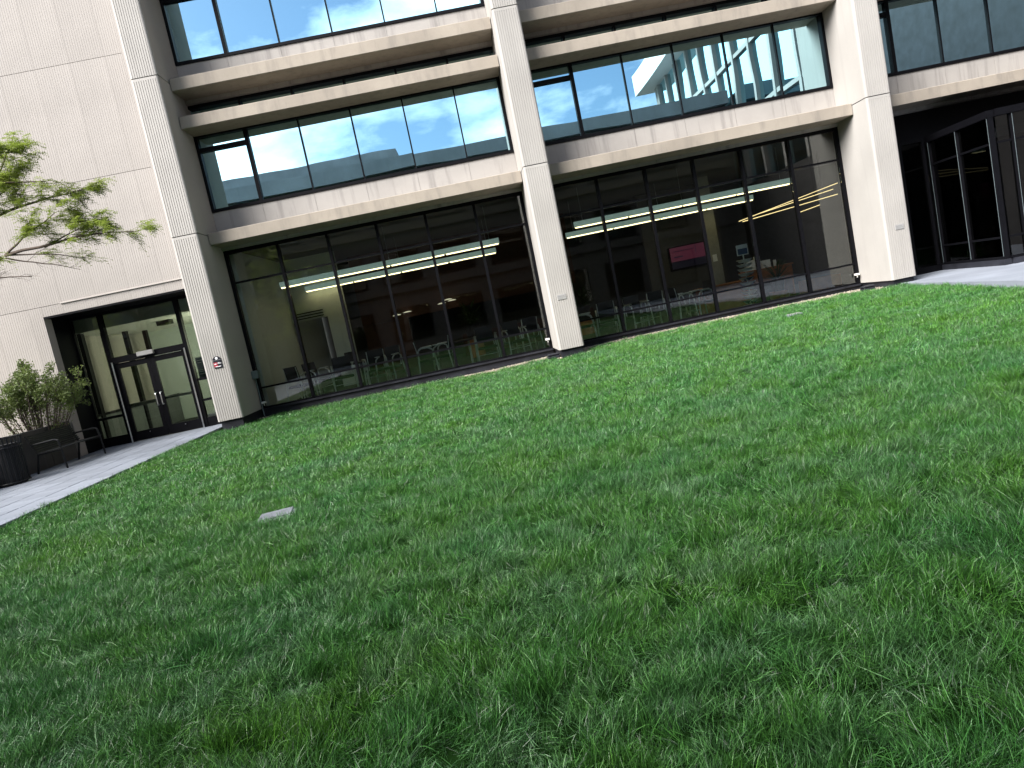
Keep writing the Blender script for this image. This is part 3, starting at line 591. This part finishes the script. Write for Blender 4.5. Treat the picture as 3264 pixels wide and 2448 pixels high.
# ------------------------------------------------------------------ small things on and beside the facade
t = empty('building_sign', (-0.353, YC - 0.012, 1.32), 0, 'small arched black building sign with red and white print on the left column', 'sign')
pf = [(-0.093, 0.055), (-0.093, -0.135), (0.093, -0.135), (0.093, 0.055)]
arch = [(0.093 * math.cos(R(a)), 0.06 + 0.075 * math.sin(R(a))) for a in range(0, 181, 15)]
def yplate(pts, y0, y1):
    n = len(pts); return MB().add([(x, y0, z) for x, z in pts] + [(x, y1, z) for x, z in pts], [tuple(range(n)), tuple(reversed(range(n, 2 * n)))] + [(i, n + i, n + (i + 1) % n, (i + 1) % n) for i in range(n)])
yplate(pf, -0.004, 0.012).build('plate', M['black'], t); yplate(arch, -0.004, 0.012).build('arch_cap', M['black'], t)
yplate([(0.030 * math.cos(R(a)), 0.092 + 0.030 * math.sin(R(a))) for a in range(0, 360, 30)], -0.007, -0.0045).build('seal', M['signwhite'], t)
MB().box(-0.093, 0.093, -0.006, 0.011, 0.0425, 0.058).build('divider', M['steel'], t)
MB().box(-0.088, -0.005, -0.0065, -0.0045, -0.10, 0.0).build('red_patch', M['red'], t)
MB().box(0.0, 0.085, -0.0085, -0.0068, -0.035, -0.023).box(-0.075, -0.025, -0.0085, -0.0068, -0.045, -0.025).box(0.01, 0.05, -0.0085, -0.0068, -0.015, -0.005).box(-0.06, 0.065, -0.0085, -0.0068, -0.105, -0.090).build('lettering', M['signwhite'], t)
for (x, lb) in ((7.625, 'small weathered metal plate on the middle ribbed column'), (15.71, 'small weathered metal plate on the ribbed column beside the right entrance')):
    t = empty('metal_plate', (x, YC, 1.18), 0, lb, 'plate')
    MB().cbox(-0.105, 0.105, -0.012, 0.004, -0.06, 0.06, 0.003).build('plate', M['plate'], t)
    MB().box(-0.085, 0.06, -0.0145, -0.0125, 0.015, 0.025).box(-0.085, 0.085, -0.0145, -0.0125, -0.015, -0.007).box(-0.085, 0.02, -0.0145, -0.0125, -0.038, -0.030).build('lettering', simple('etched', (0.25, 0.25, 0.25), .6), t)
t = empty('junction_box', (-0.087, -0.13, 0.74), 0, 'grey electrical box with a conduit on the side of the left column', 'electrical box')
MB().cbox(0.0, 0.13, -0.09, 0.06, 0, 0.20, 0.015).build('box', M['jbox'], t); MB().box(0.131, 0.139, -0.07, 0.04, 0.02, 0.18).build('cover', M['jbox'], t)
MB().tube([(0.05, 0.0, 0.005), (0.05, 0.0, -0.95)], 0.014, 8).build('conduit', M['jbox'], t)
for (x, lb) in ((7.21, 'black rodent bait box on gravel by the middle column'), (14.97, 'black rodent bait box on gravel by the right hand column')):
    t = empty('bait_box', (x, -1.05, float(zl(x, -1.05)) + 0.02), R(4), lb, 'bait box')
    MB().cbox(-0.15, 0.15, -0.10, 0.10, 0, 0.075, 0.02).build('tray', M['plinth'], t); MB().cbox(-0.155, 0.155, -0.105, 0.105, 0.077, 0.125, 0.03).build('lid', M['plinth'], t)
for (x, lb) in ((7.235, 'small white bracket on the glass jamb beside the middle column'), (15.275, 'small white bracket on the glass jamb beside the right hand column'), (0.02, 'small pale bracket low on the glass jamb beside the left column')):
    t = empty('wall_bracket', (x, -0.06, 0.19 if x > 1 else 0.1), 0, lb, 'bracket')
    MB().cbox(-0.05, 0.05, -0.11, 0.0, 0, 0.05, 0.008).build('arm', M['white'], t); MB().box(-0.012, 0.012, -0.07, -0.05, -0.05, 0.002).build('spigot', M['white'], t)
t = empty('valve_cover', (3.42, -11.22, float(zl(3.42, -11.22))), R(10), 'grey square utility cover lying in the lawn', 'utility cover')
MB().cbox(-0.17, 0.17, -0.15, 0.15, -0.05, 0.035, 0.012).build('collar', simple('cover_grey', (0.30, 0.31, 0.33), .7, var=.25), t); MB().cbox(-0.15, 0.15, -0.13, 0.13, 0.036, 0.046, 0.004).build('lid', simple('lid_grey', (0.16, 0.17, 0.19), .6, var=.25), t)
t = empty('drain_cover', (12.18, -3.07, float(zl(12.18, -3.07))), R(5), 'small pale utility cover in the grass near the right bay', 'utility cover')
MB().cbox(-0.15, 0.15, -0.11, 0.11, -0.05, 0.06, 0.01).build('collar', M['paving'], t); MB().cbox(-0.13, 0.13, -0.09, 0.09, 0.061, 0.068, 0.003).build('lid', M['plate'], t)

# ------------------------------------------------------------------ planter, bench, bin
t = empty('planter_wall', (-4.15, -1.0, -0.2), 0, 'low dark concrete planter wall along the left path', 'planter')
for k in range(14):
    MB().cbox(-0.14, 0.0, -0.012 - 0.95 * (k + 1) + 0.006, -0.012 - 0.95 * k - 0.006, -0.3, 0.90, 0.01).build('wall_block', M['planter'], t)
MB().box(-2.2, -0.145, -13, -0.01, -0.3, 0.78).build('soil', M['soil'], t)
t = empty('park_bench', (-3.52, -2.35, -0.18), 0, 'black metal bench with a slatted seat in front of the planter wall', 'bench')
for y in (-0.74, 0.74):
    MB().tube([(0.30, y, 0.0), (0.28, y, 0.40), (0.26, y, 0.60), (0.18, y, 0.625), (-0.26, y, 0.60)], 0.02, 8).build('arm_frame', M['bench'], t)
    MB().tube([(-0.30, y, 0.0), (-0.20, y, 0.40), (-0.36, y, 0.80)], 0.022, 8).build('leg', M['bench'], t)
    MB().tube([(-0.2, y, 0.385), (0.28, y, 0.40)], 0.018, 8).build('seat_rail', M['bench'], t)
for k in range(10):
    x = -0.19 + 0.05 * k; MB().cbox(x, x + 0.038, -0.80, 0.80, 0.405 + 0.002 * k, 0.42 + 0.002 * k, 0.004).build('seat_slat', M['bench'], t)
for k in range(9):
    f_ = k / 8; x = -0.205 - 0.14 * f_; z = 0.44 + 0.33 * f_
    MB().cbox(x - 0.008, x + 0.010, -0.80, 0.80, z, z + 0.034, 0.004).build('back_slat', M['bench'], t)
t = empty('litter_bin', (-3.66, -4.1, -0.18), 0, 'round black slatted litter bin at the path edge beside the bench', 'litter bin')
MB().lathe([(0.24, 0.02), (0.25, 0.78)], n=20).build('liner', M['dark'], t)
for k in range(26):
    a = 2 * math.pi * k / 26; c, s = math.cos(a), math.sin(a)
    MB().tube([(c * .27, s * .27, 0.04), (c * .28, s * .28, 0.74), (c * .31, s * .31, 0.90)], 0.013, 5).build('slat', M['bench'], t)
for z, r in ((0.05, .285), (0.72, .297), (0.90, .315)):
    MB().tube([(r * math.cos(2 * math.pi * k / 24), r * math.sin(2 * math.pi * k / 24), z) for k in range(25)], 0.014, 6, False).build('ring', M['bench'], t)

# ------------------------------------------------------------------ vegetation
def leaf_quad(m, c, d, n, L_, W_):
    s = d.cross(n)
    if s.length < 1e-4: s = d.orthogonal()
    s = s.normalized() * W_
    m.add([c, c + d * L_ * .5 + s, c + d * L_, c + d * L_ * .5 - s], [(0, 1, 2, 3)])
def rv(): 
    v = Vector((random.gauss(0, 1), random.gauss(0, 1), random.gauss(0, 1))); return v.normalized()
def spray(m, c, d, n=7, ll=0.034, lw=0.0075, L_=0.15):
    s = d.cross(Vector((0, 0, 1))); s = s.normalized() if s.length > 1e-3 else Vector((1, 0, 0))
    for k in range(n):
        q = c + d * L_ * (k + .5) / n + Vector((0, 0, -0.05 * ((k + .5) / n) ** 2))
        for sg_ in (-1, 1):
            dd = (s * sg_ + d * .45 + rv() * .35).normalized(); leaf_quad(m, q, dd, (Vector((0, 0, 1)) + rv() * .5).normalized(), ll * random.uniform(.7, 1.2), lw)
def branch(mb, lv, p0, p1, r0, r1, leaf=1.0, nsub=9, sub=0.55, droop=0.0, bare=False, ll=0.040):
    p0, p1 = Vector(p0), Vector(p1); n = 9; Lb = (p1 - p0).length; pts = []
    off = Vector((0, 0, 0))
    for i in range(n):
        f = i / (n - 1); off += rv() * Lb * 0.012
        pts.append(lerp(p0, p1, f) + off * (1 if 0 < i < n else 0) + Vector((0, 0, droop * math.sin(f * math.pi) * Lb)))
    mb.tube(pts, [r0 + (r1 - r0) * i / (n - 1) for i in range(n)], 6)
    d0 = (p1 - p0).normalized()
    for k in range(nsub):
        f = random.uniform(0.25, 1.0); i = min(int(f * (n - 1)), n - 2); c = lerp(pts[i], pts[i + 1], f * (n - 1) - i)
        d = (d0 * .8 + rv() * .75); d.z *= .55; d = d.normalized(); L2 = sub * random.uniform(.4, 1.1) * (1.15 - .5 * f)
        q = [c + d * L2 * t_ + rv() * .015 + Vector((0, 0, .06 * L2 * math.sin(3 * t_))) for t_ in (0, .33, .66, 1)]
        q[0] = c; rr = max(0.003, (r0 + (r1 - r0) * f) * .4); mb.tube(q, [rr, rr * .75, rr * .5, rr * .3], 4)
        for t3 in range(3):
            cc = lerp(q[1], q[3], random.random()); d3 = (d + rv() * .8); d3.z *= .6; d3 = d3.normalized(); L3 = random.uniform(.1, .28)
            mb.tube([cc, cc + d3 * L3], [rr * .4, rr * .2], 4, False)
            if not bare:
                for s_ in range(int(8 * leaf + random.random())):
                    dd = (d3 + rv() * .8); dd.z *= .5; spray(lv, cc + d3 * L3 * random.random(), dd.normalized(), 6, ll)
        if not bare:
            for s_ in range(int(8 * leaf + random.random())):
                dd = (d + rv() * .9); dd.z *= .5; spray(lv, lerp(q[0], q[3], random.uniform(.3, 1)), dd.normalized(), 6, ll)
# locust tree in the planter; only its right hand branches reach into the picture
YT = -5.6
tr = empty('locust_tree', (-5.1, YT, 0.55), 0, 'feathery light green tree reaching over the left path', 'tree')
tb, tl_ = MB(), MB()
T0 = Vector((-5.1, YT, 0.55))
tb.tube([T0, (-5.08, YT, 1.6), (-4.95, YT + .03, 2.6), (-4.9, YT, 3.6), (-5.1, YT, 5.2), (-5.3, YT, 7.2)], [.13, .115, .10, .085, .06, .03], 10)
dx = 0.45
def bt(x, z): return (x, YT + random.uniform(-.35, .35), z)
mains = [  # (start, mid, end, r0, leaf, bare)
    ((-4.95, YT, 2.75), (-1.75, YT, 3.70), (0.48, YT, 3.68), .045, 0.9, False),
    ((-4.9, YT, 3.3), (-2.1, YT + .2, 4.35), (-0.30, YT + .2, 4.55), .045, 1.3, False),
    ((-4.95, YT, 4.0), (-2.3, YT - .2, 4.85), (-0.70, YT - .1, 4.80), .035, 0.8, False),
    ((-5.0, YT, 4.4), (-2.6, YT, 5.30), (-1.05, YT, 5.22), .035, 1.1, False),
    ((-4.9, YT, 2.5), (-2.6, YT - .2, 3.38), (-1.35, YT - .2, 3.26), .03, 0.0, True),
]
for (a, b, c, r0, lf, bare) in mains:
    branch(tb, tl_, a, b, r0, r0 * .6, lf * .7, 6, .55, .02, bare); branch(tb, tl_, b, c, r0 * .6, .006, lf, 15, .42, .03, bare)
branch(tb, tl_, (-2.1, YT + .2, 4.35), (-1.15, YT + .1, 5.55), .02, .005, 1.5, 9, .34, .0)
branch(tb, tl_, (-2.2, YT, 4.2), (-1.3, YT + .3, 5.0), .02, .005, 1.3, 9, .36, .0)
branch(tb, tl_, (-1.75, YT, 3.70), (-0.62, YT - .2, 4.18), .02, .005, 1.3, 14, .40, .02)
branch(tb, tl_, (-1.75, YT, 3.70), (-0.55, YT + .1, 3.42), .015, .004, 0.35, 10, .36, .03)
branch(tb, tl_, (-1.75, YT, 3.66), (-0.75, YT + .2, 3.30), .014, .003, 0.0, 8, .36, .02, True)
branch(tb, tl_, (-1.1, YT, 3.70), (-0.15, YT + .1, 3.95), .014, .004, 1.4, 14, .34, .02)
for k in range(12):   # the rest of the crown, out to the left
    a = R(random.uniform(110, 290)); e = random.uniform(.15, .8); st_ = Vector((-5.0, YT, random.uniform(3.2, 6.6)))
    branch(tb, tl_, st_, st_ + Vector((math.cos(a) * math.cos(e), math.sin(a) * math.cos(e), math.sin(e))) * random.uniform(1.6, 2.9), .035, .006, 1.0, 9, .6, .03, False, 0.05)
ob = tb.build('trunk', M['twig'], None, True); ob.parent = tr; ob.matrix_parent_inverse = Matrix.Translation(-T0)
ob = tl_.build('crown', M['tleaf'], None); ob.parent = tr; ob.matrix_parent_inverse = Matrix.Translation(-T0)
# shrubs in the planter
def shrub(base, rad, h, nst, nleaf, label):
    t = empty('leafy_shrub', base, 0, label, 'shrub', 'shrubs in the planter'); sm, lv = MB(), MB()
    tips = []
    for k in range(nst):
        a = random.random() * 6.28; rr = random.random() ** .6
        tip = Vector((math.cos(a) * rad[0] * rr, math.sin(a) * rad[1] * rr, h * random.uniform(.55, 1.0) * (1.05 - .35 * rr) * (1.18 if random.random() < .12 else 1)))
        b = Vector((tip.x * .5, tip.y * .5, 0)); mid = lerp(b, tip, .5) + rv() * .06
        sm.tube([b, mid, tip], [.012, .008, .003], 5); tips.append((b, mid, tip))
        for j in range(5):
            f = random.uniform(.3, 1); c = lerp(mid, tip, f); d = (rv() + Vector((tip.x, tip.y, .2)).normalized() * .6).normalized(); e_ = c + d * random.uniform(.12, .3)
            sm.tube([c, e_], [.005, .002], 4, False); tips.append((c, lerp(c, e_, .5), e_))
    for k in range(nleaf):
        b, mid, tip = random.choice(tips); f = random.random(); c = (lerp(mid, tip, f) if random.random() < .66 else lerp(b, mid, .2 + .8 * f)) + rv() * .07
        d = (rv() + Vector((0, 0, .25))).normalized(); leaf_quad(lv, c, d, rv(), random.uniform(.035, .065), random.uniform(.011, .018))
    sm.build('stem', M['twig'], t); lv.build('foliage', M['sleaf'], t)
shrub((-4.45, -1.75, 0.55), (1.2, .62, 0), 1.62, 56, 16000, 'wide leafy shrub in the planter beside the black entrance return')
shrub((-4.95, -3.0, 0.55), (.85, .62, 0), 1.62, 34, 9000, 'tall leafy shrub in the planter behind the bench')
shrub((-4.95, -4.2, 0.55), (.70, .62, 0), 1.5, 22, 3600, 'leafy shrub in the planter behind the litter bin')
# trees beside and behind the photographer, mirrored in the glass
def round_tree(name, base, h, rad, nb, label, ll=0.09):
    t = empty(name, base, 0, label, 'tree'); b, lv = MB(), MB()
    b.tube([(0, 0, -0.3), (.03, 0, h * .3), (-.03, .05, h * .62), (0, 0, h * .9)], [.17, .14, .09, .03], 9)
    for k in range(nb):
        z = h * random.uniform(.3, .85); a = random.random() * 6.28; e = random.uniform(.05, .8)
        p = Vector((0, 0, z)); branch(b, lv, p, p + Vector((math.cos(a) * math.cos(e), math.sin(a) * math.cos(e), math.sin(e))) * rad * random.uniform(.6, 1.0), .05, .008, 0.8, 8, .8, .03, False, ll)
    b.build('trunk', M['bark'], t, True); lv.build('crown', M['tleaf'], t)
round_tree('courtyard_tree', (-3.6, -19.2, -0.25), 6.2, 2.6, 20, 'courtyard tree mirrored in the left ground floor glass')
round_tree('courtyard_tree', (-8.5, -13.0, -0.25), 6.5, 2.6, 16, 'courtyard tree mirrored in the glass of the left entrance')

# ------------------------------------------------------------------ buildings behind the camera, seen mirrored in the windows
ob_ = empty('opposite_building', (0, -22.2, -0.5), 0, 'flat roofed building across the courtyard, mirrored along the foot of the window bands', 'building')
MB().box(-34, 21.5, -12, 0, 0, 10.15).build('wall', M['brick'], ob_); MB().box(-34.3, 21.6, -12.3, 0.35, 10.15, 10.85).build('roof', M['opp'], ob_)
MB().box(-8, 3, -10, -3, 10.85, 12.1).build('roof_plant_room', M['opp'], ob_)
for fl in range(3):
    z = 1.0 + 3.2 * fl
    MB().box(-33.5, 21.0, 0.002, 0.20, z - 0.5, z - 0.1).build('string_course', M['brick'], ob_)
    for k in range(17):
        x = -32.6 + 3.05 * k; w = MB().box(x, x + 2.1, 0.003, 0.07, z, z + 1.9).build('window', M['frame'], ob_)
        MB().box(x + 0.08, x + 2.02, 0.0705, 0.08, z + 0.08, z + 1.82).build('pane', M['smoke'], w)
wg = empty('glazed_wing', (21.6, -20, -0.5), 0, 'tall wing with a glazed upper wall and overhanging roof, mirrored in the right window band', 'building')
MB().box(0.3, 12, -16.6, 18.5, 0, 5.6).build('base_wall', M['brick'], wg)
MB().box(-0.9, 12, -17.6, 18.8, 15.4, 16.9).build('roof', M['white'], wg)
MB().box(0.3, 12, -16.6, -15.6, 5.6, 15.4).build('end_pier', M['column'], wg); MB().box(0.3, 12, 8.0, 18.5, 5.6, 15.4).build('near_pier', M['plinth'], wg)
MB().box(0.6, 11.8, -15.6, 8.0, 5.6, 15.4).build('core', M['dark'], wg)
MB().box(5, 30, -22, 20, 0, 36).build('sky_blocker', M['brick'], wg)  # unseen block added to cut sky light from the right
for k in range(11):
    y = -15.6 + 2.3636 * (k); 
    if k < 10:
        for zi, (za, zb_) in enumerate(((5.6, 9.0), (9.2, 12.2), (12.4, 15.4))): MB().box(0.42, 0.44, y + .12, y + 2.24, za, zb_).build('pane', M['mirror'], wg)
    MB().box(0.2, 0.5, y - 0.12, y + 0.12, 5.6, 15.4).build('mullion', M['column'], wg)
for z in (9.0, 12.2): MB().box(0.25, 0.5, -15.6, 8.0, z, z + 0.2).build('transom', M['column'], wg)

# ------------------------------------------------------------------ grass
def fieldf(seed, n, lo, hi):
    r = np.random.default_rng(seed); lam = np.exp(r.uniform(np.log(lo), np.log(hi), n)); a = r.uniform(0, 2 * np.pi, n); ph = r.uniform(0, 2 * np.pi, n)
    kx, ky = 2 * np.pi / lam * np.cos(a), 2 * np.pi / lam * np.sin(a); w = (lam / hi) ** 0.35; w = w / np.sqrt((w ** 2).sum() / 2)
    def f(x, y):
        o = np.zeros_like(x)
        for i in range(n): o += w[i] * np.sin(kx[i] * x + ky[i] * y + ph[i])
        return o
    return f
f_dir, f_lean, f_h = fieldf(1, 30, 0.30, 1.5), fieldf(2, 30, 0.16, 0.8), fieldf(3, 30, 0.13, 0.7)
def tuft(nb, rad, hmin, hmax, w, seed):
    r = np.random.default_rng(seed); V = []; F = []
    for k in range(nb):
        a = r.uniform(0, 6.283); q = rad * math.sqrt(r.uniform()); bx, by = q * math.cos(a), q * math.sin(a)
        h = r.uniform(hmin, hmax); la = r.uniform(0, 6.283); ln = abs(r.normal(0.28, 0.22)); cv = r.uniform(0.1, 0.75)
        lx, ly = math.cos(la), math.sin(la); fa = r.uniform(0, 6.283); sx, sy = math.cos(fa), math.sin(fa); ww = w * r.uniform(.7, 1.25)
        o = len(V)
        for f, wf in ((0, .8), (.4, 1.0), (.75, .75), (1, 0)):
            d = h * (ln * f + cv * f * f); z = h * f * math.sqrt(max(0.05, 1 - (0.55 * (ln + cv * f)) ** 2)) 
            px, py = bx + lx * d, by + ly * d
            if wf > 0: V += [(px - sx * ww * wf, py - sy * ww * wf, z), (px + sx * ww * wf, py + sy * ww * wf, z)]
            else: V.append((px, py, z))
        F += [(o, o + 1, o + 3, o + 2), (o + 2, o + 3, o + 5, o + 4), (o + 4, o + 5, o + 6)]
    return V, F
def grass_material():
    m = bpy.data.materials.new('grass_blade'); m.use_nodes = True; n = m.node_tree; n.nodes.clear(); N = n.nodes; K = n.links.new
    o = N.new('ShaderNodeOutputMaterial'); p = N.new('ShaderNodeBsdfPrincipled'); tl = N.new('ShaderNodeBsdfTranslucent'); ms = N.new('ShaderNodeMixShader'); ms.inputs['Fac'].default_value = 0.14
    g_ = N.new('ShaderNodeNewGeometry')
    no = N.new('ShaderNodeTexNoise'); no.inputs['Scale'].default_value = 1.1; no.inputs['Detail'].default_value = 5; no.inputs['Roughness'].default_value = .6; K(g_.outputs['Position'], no.inputs['Vector'])
    ri = N.new('ShaderNodeMapRange'); ri.inputs['From Min'].default_value = .33; ri.inputs['From Max'].default_value = .67; K(no.outputs['Fac'], ri.inputs['Value'])
    c1 = N.new('ShaderNodeMixRGB'); c1.inputs['Color1'].default_value = (0.047, 0.172, 0.042, 1); c1.inputs['Color2'].default_value = (0.066, 0.190, 0.020, 1); K(ri.outputs['Result'], c1.inputs['Fac'])
    rb = N.new('ShaderNodeValToRGB'); e = rb.color_ramp.elements; e[0].color = (.16, .20, .16, 1); e[1].color = (3.2, 2.2, 1.9, 1); e.new(.4).color = (.62, .68, .60, 1); e.new(.66).color = (1.15, 1.12, 1.1, 1); e.new(.86).color = (1.95, 1.8, 1.9, 1); e.new(.975).color = (2.6, 2.2, 2.3, 1); K(g_.outputs['Random Per Island'], rb.inputs['Fac'])  # palest random blades carry sky highlights in their colour, top end straw
    mu = N.new('ShaderNodeMixRGB'); mu.blend_type = 'MULTIPLY'; mu.inputs['Fac'].default_value = 1; n2 = N.new('ShaderNodeTexNoise'); n2.inputs['Scale'].default_value = 2.4; n2.inputs['Detail'].default_value = 5; n2.inputs['Roughness'].default_value = .62; K(g_.outputs['Position'], n2.inputs['Vector'])
    rj = N.new('ShaderNodeMapRange'); rj.inputs['From Min'].default_value = .48; rj.inputs['From Max'].default_value = .66; rj.inputs['To Max'].default_value = .55; K(n2.outputs['Fac'], rj.inputs['Value'])
    c2 = N.new('ShaderNodeMixRGB'); c2.inputs['Color2'].default_value = (0.105, 0.225, 0.105, 1); K(rj.outputs['Result'], c2.inputs['Fac']); K(c1.outputs['Color'], c2.inputs['Color1']); K(c2.outputs['Color'], mu.inputs['Color1']); K(rb.outputs['Color'], mu.inputs['Color2'])  # pale noise patches put a silvery sheen into the blade colour
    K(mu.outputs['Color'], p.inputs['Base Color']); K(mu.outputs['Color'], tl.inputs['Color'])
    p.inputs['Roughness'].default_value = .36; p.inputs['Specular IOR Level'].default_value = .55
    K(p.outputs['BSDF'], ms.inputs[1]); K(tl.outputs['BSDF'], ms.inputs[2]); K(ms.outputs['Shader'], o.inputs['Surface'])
    return m
MG = grass_material()
gcol = bpy.data.collections.new('grass_sources')
NV = 6
def source(nb, rad, a, b, w, seed, nm):
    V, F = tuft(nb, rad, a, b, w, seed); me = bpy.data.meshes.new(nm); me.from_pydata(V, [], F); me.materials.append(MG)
    return bpy.data.objects.new(nm, me)
def grass_object(name, P, rot, scl, idx, srcs, label):
    me = bpy.data.meshes.new(name); me.from_pydata([tuple(q) for q in P], [], [])
    at = me.attributes.new('rot', 'FLOAT_VECTOR', 'POINT'); at.data.foreach_set('vector', rot.astype(np.float32).ravel())
    at = me.attributes.new('scl', 'FLOAT_VECTOR', 'POINT'); at.data.foreach_set('vector', scl.astype(np.float32).ravel())
    at = me.attributes.new('idx', 'INT', 'POINT'); at.data.foreach_set('value', idx.astype(np.int32))
    o = bpy.data.objects.new(name, me); COL.objects.link(o)
    ng = bpy.data.node_groups.new(name + '_nodes', 'GeometryNodeTree')
    ng.interface.new_socket('Geometry', in_out='INPUT', socket_type='NodeSocketGeometry'); ng.interface.new_socket('Geometry', in_out='OUTPUT', socket_type='NodeSocketGeometry')
    gi, go = ng.nodes.new('NodeGroupInput'), ng.nodes.new('NodeGroupOutput')
    iop = ng.nodes.new('GeometryNodeInstanceOnPoints'); iop.inputs['Pick Instance'].default_value = True
    j = ng.nodes.new('GeometryNodeGeometryToInstance')
    for s in reversed(srcs):
        oi = ng.nodes.new('GeometryNodeObjectInfo'); oi.inputs['Object'].default_value = s; oi.inputs['As Instance'].default_value = False
        ng.links.new(oi.outputs['Geometry'], j.inputs['Geometry'])
    def na(nm, ty):
        q = ng.nodes.new('GeometryNodeInputNamedAttribute'); q.data_type = ty; q.inputs['Name'].default_value = nm; return q.outputs['Attribute']
    ng.links.new(gi.outputs[0], iop.inputs['Points']); ng.links.new(j.outputs[0], iop.inputs['Instance'])
    ng.links.new(na('rot', 'FLOAT_VECTOR'), iop.inputs['Rotation']); ng.links.new(na('scl', 'FLOAT_VECTOR'), iop.inputs['Scale']); ng.links.new(na('idx', 'INT'), iop.inputs['Instance Index'])
    ng.links.new(iop.outputs[0], go.inputs[0])
    md = o.modifiers.new('grass', 'NODES'); md.node_group = ng
    return tag(o, label, 'grass', kind='stuff')
def scatter(n, y0, y1, seed, keep=None):
    r = np.random.default_rng(seed); x = r.uniform(-0.85, 15.8, n); y = r.uniform(y0, y1, n); k = np.ones(n, bool)
    edge = np.interp(x, [-0.7, 0.0, 0.2, 4.6, 5.6, 7.1, 7.25, 8.0, 8.15, 12, 14.4, 15.1, 20], [-1.55, -1.5, -0.22, -0.25, -0.75, -0.85, -1.55, -1.55, -0.75, -0.70, -0.85, -1.5, -1.55]) + 0.05 * np.sin(x * 3.1) + 0.03 * np.sin(x * 7.3 + 1)
    k &= (y < edge) & (x < right_edge(y) - 0.12) & (x > -0.80 - 0.05 * r.uniform(size=n) + 0.03 * np.sin(y * 5))
    k &= ~((np.abs(x - 3.42) < 0.145) & (np.abs(y + 11.22) < 0.115)); k &= ~((np.abs(x - 12.18) < 0.15) & (np.abs(y + 3.07) < 0.11))
    k &= ((x - 8.30) ** 2 + (y + 14.05) ** 2) > 0.085 ** 2
    # keep few where the camera cannot look, even from a step to the side
    vx, vy = x - CAM[0], y - CAM[1]; d = vy * math.cos(YAW) + vx * math.sin(YAW); s = vx * math.cos(YAW) - vy * math.sin(YAW)
    k &= (np.abs(s) < 0.86 * np.maximum(d, 0) + 1.6) & (d > 0.6)
    if keep is not None: k &= r.uniform(size=n) < keep(y)
    x, y = x[k], y[k]; n = len(x)
    th = f_dir(x, y) * 2.2 + 0.6 + r.normal(0, .35, n); tilt = np.clip(0.42 + 0.36 * f_lean(x, y) + r.normal(0, .10, n), 0.0, 0.95)
    yaw = r.uniform(0, 2 * np.pi, n); h = np.clip(1.0 + 0.34 * f_h(x, y) + r.normal(0, .12, n), .55, 1.9)
    ax, ay = -np.sin(th), np.cos(th); c, s_ = np.cos(tilt), np.sin(tilt); C = 1 - c
    T = np.zeros((n, 3, 3)); T[:, 0, 0] = c + ax * ax * C; T[:, 0, 1] = ax * ay * C; T[:, 0, 2] = ay * s_; T[:, 1, 0] = ax * ay * C; T[:, 1, 1] = c + ay * ay * C; T[:, 1, 2] = -ax * s_; T[:, 2, 0] = -ay * s_; T[:, 2, 1] = ax * s_; T[:, 2, 2] = c
    Z = np.zeros((n, 3, 3)); Z[:, 0, 0] = np.cos(yaw); Z[:, 0, 1] = -np.sin(yaw); Z[:, 1, 0] = np.sin(yaw); Z[:, 1, 1] = np.cos(yaw); Z[:, 2, 2] = 1
    Q = T @ Z
    eu = np.stack([np.arctan2(Q[:, 2, 1], Q[:, 2, 2]), -np.arcsin(np.clip(Q[:, 2, 0], -1, 1)), np.arctan2(Q[:, 1, 0], Q[:, 0, 0])], 1)
    P = np.stack([x, y, zl(x, y) - 0.006], 1); wob = r.uniform(.85, 1.15, n)
    return P, eu, np.stack([wob, wob, h], 1), r.integers(0, NV, n)
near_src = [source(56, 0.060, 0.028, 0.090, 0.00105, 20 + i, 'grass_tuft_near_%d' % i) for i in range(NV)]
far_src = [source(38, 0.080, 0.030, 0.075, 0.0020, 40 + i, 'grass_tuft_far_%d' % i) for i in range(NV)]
A = 16.65
mixf = lambda y: np.clip((-y - 7.5) / 5.0, 0, 1)
P1 = scatter(int(A * 9.7 * 450), -17.2, -7.5, 5, lambda y: mixf(y) ** 1.3)
grass_object('lawn_grass', *P1, near_src, 'long green grass blades in the foreground of the lawn')
P2 = scatter(int(A * 12.3 * 265), -12.5, -0.18, 6, lambda y: 1 - mixf(y) ** 1.3)
grass_object('lawn_grass', *P2, far_src, 'shorter looking green grass of the lawn toward the building')
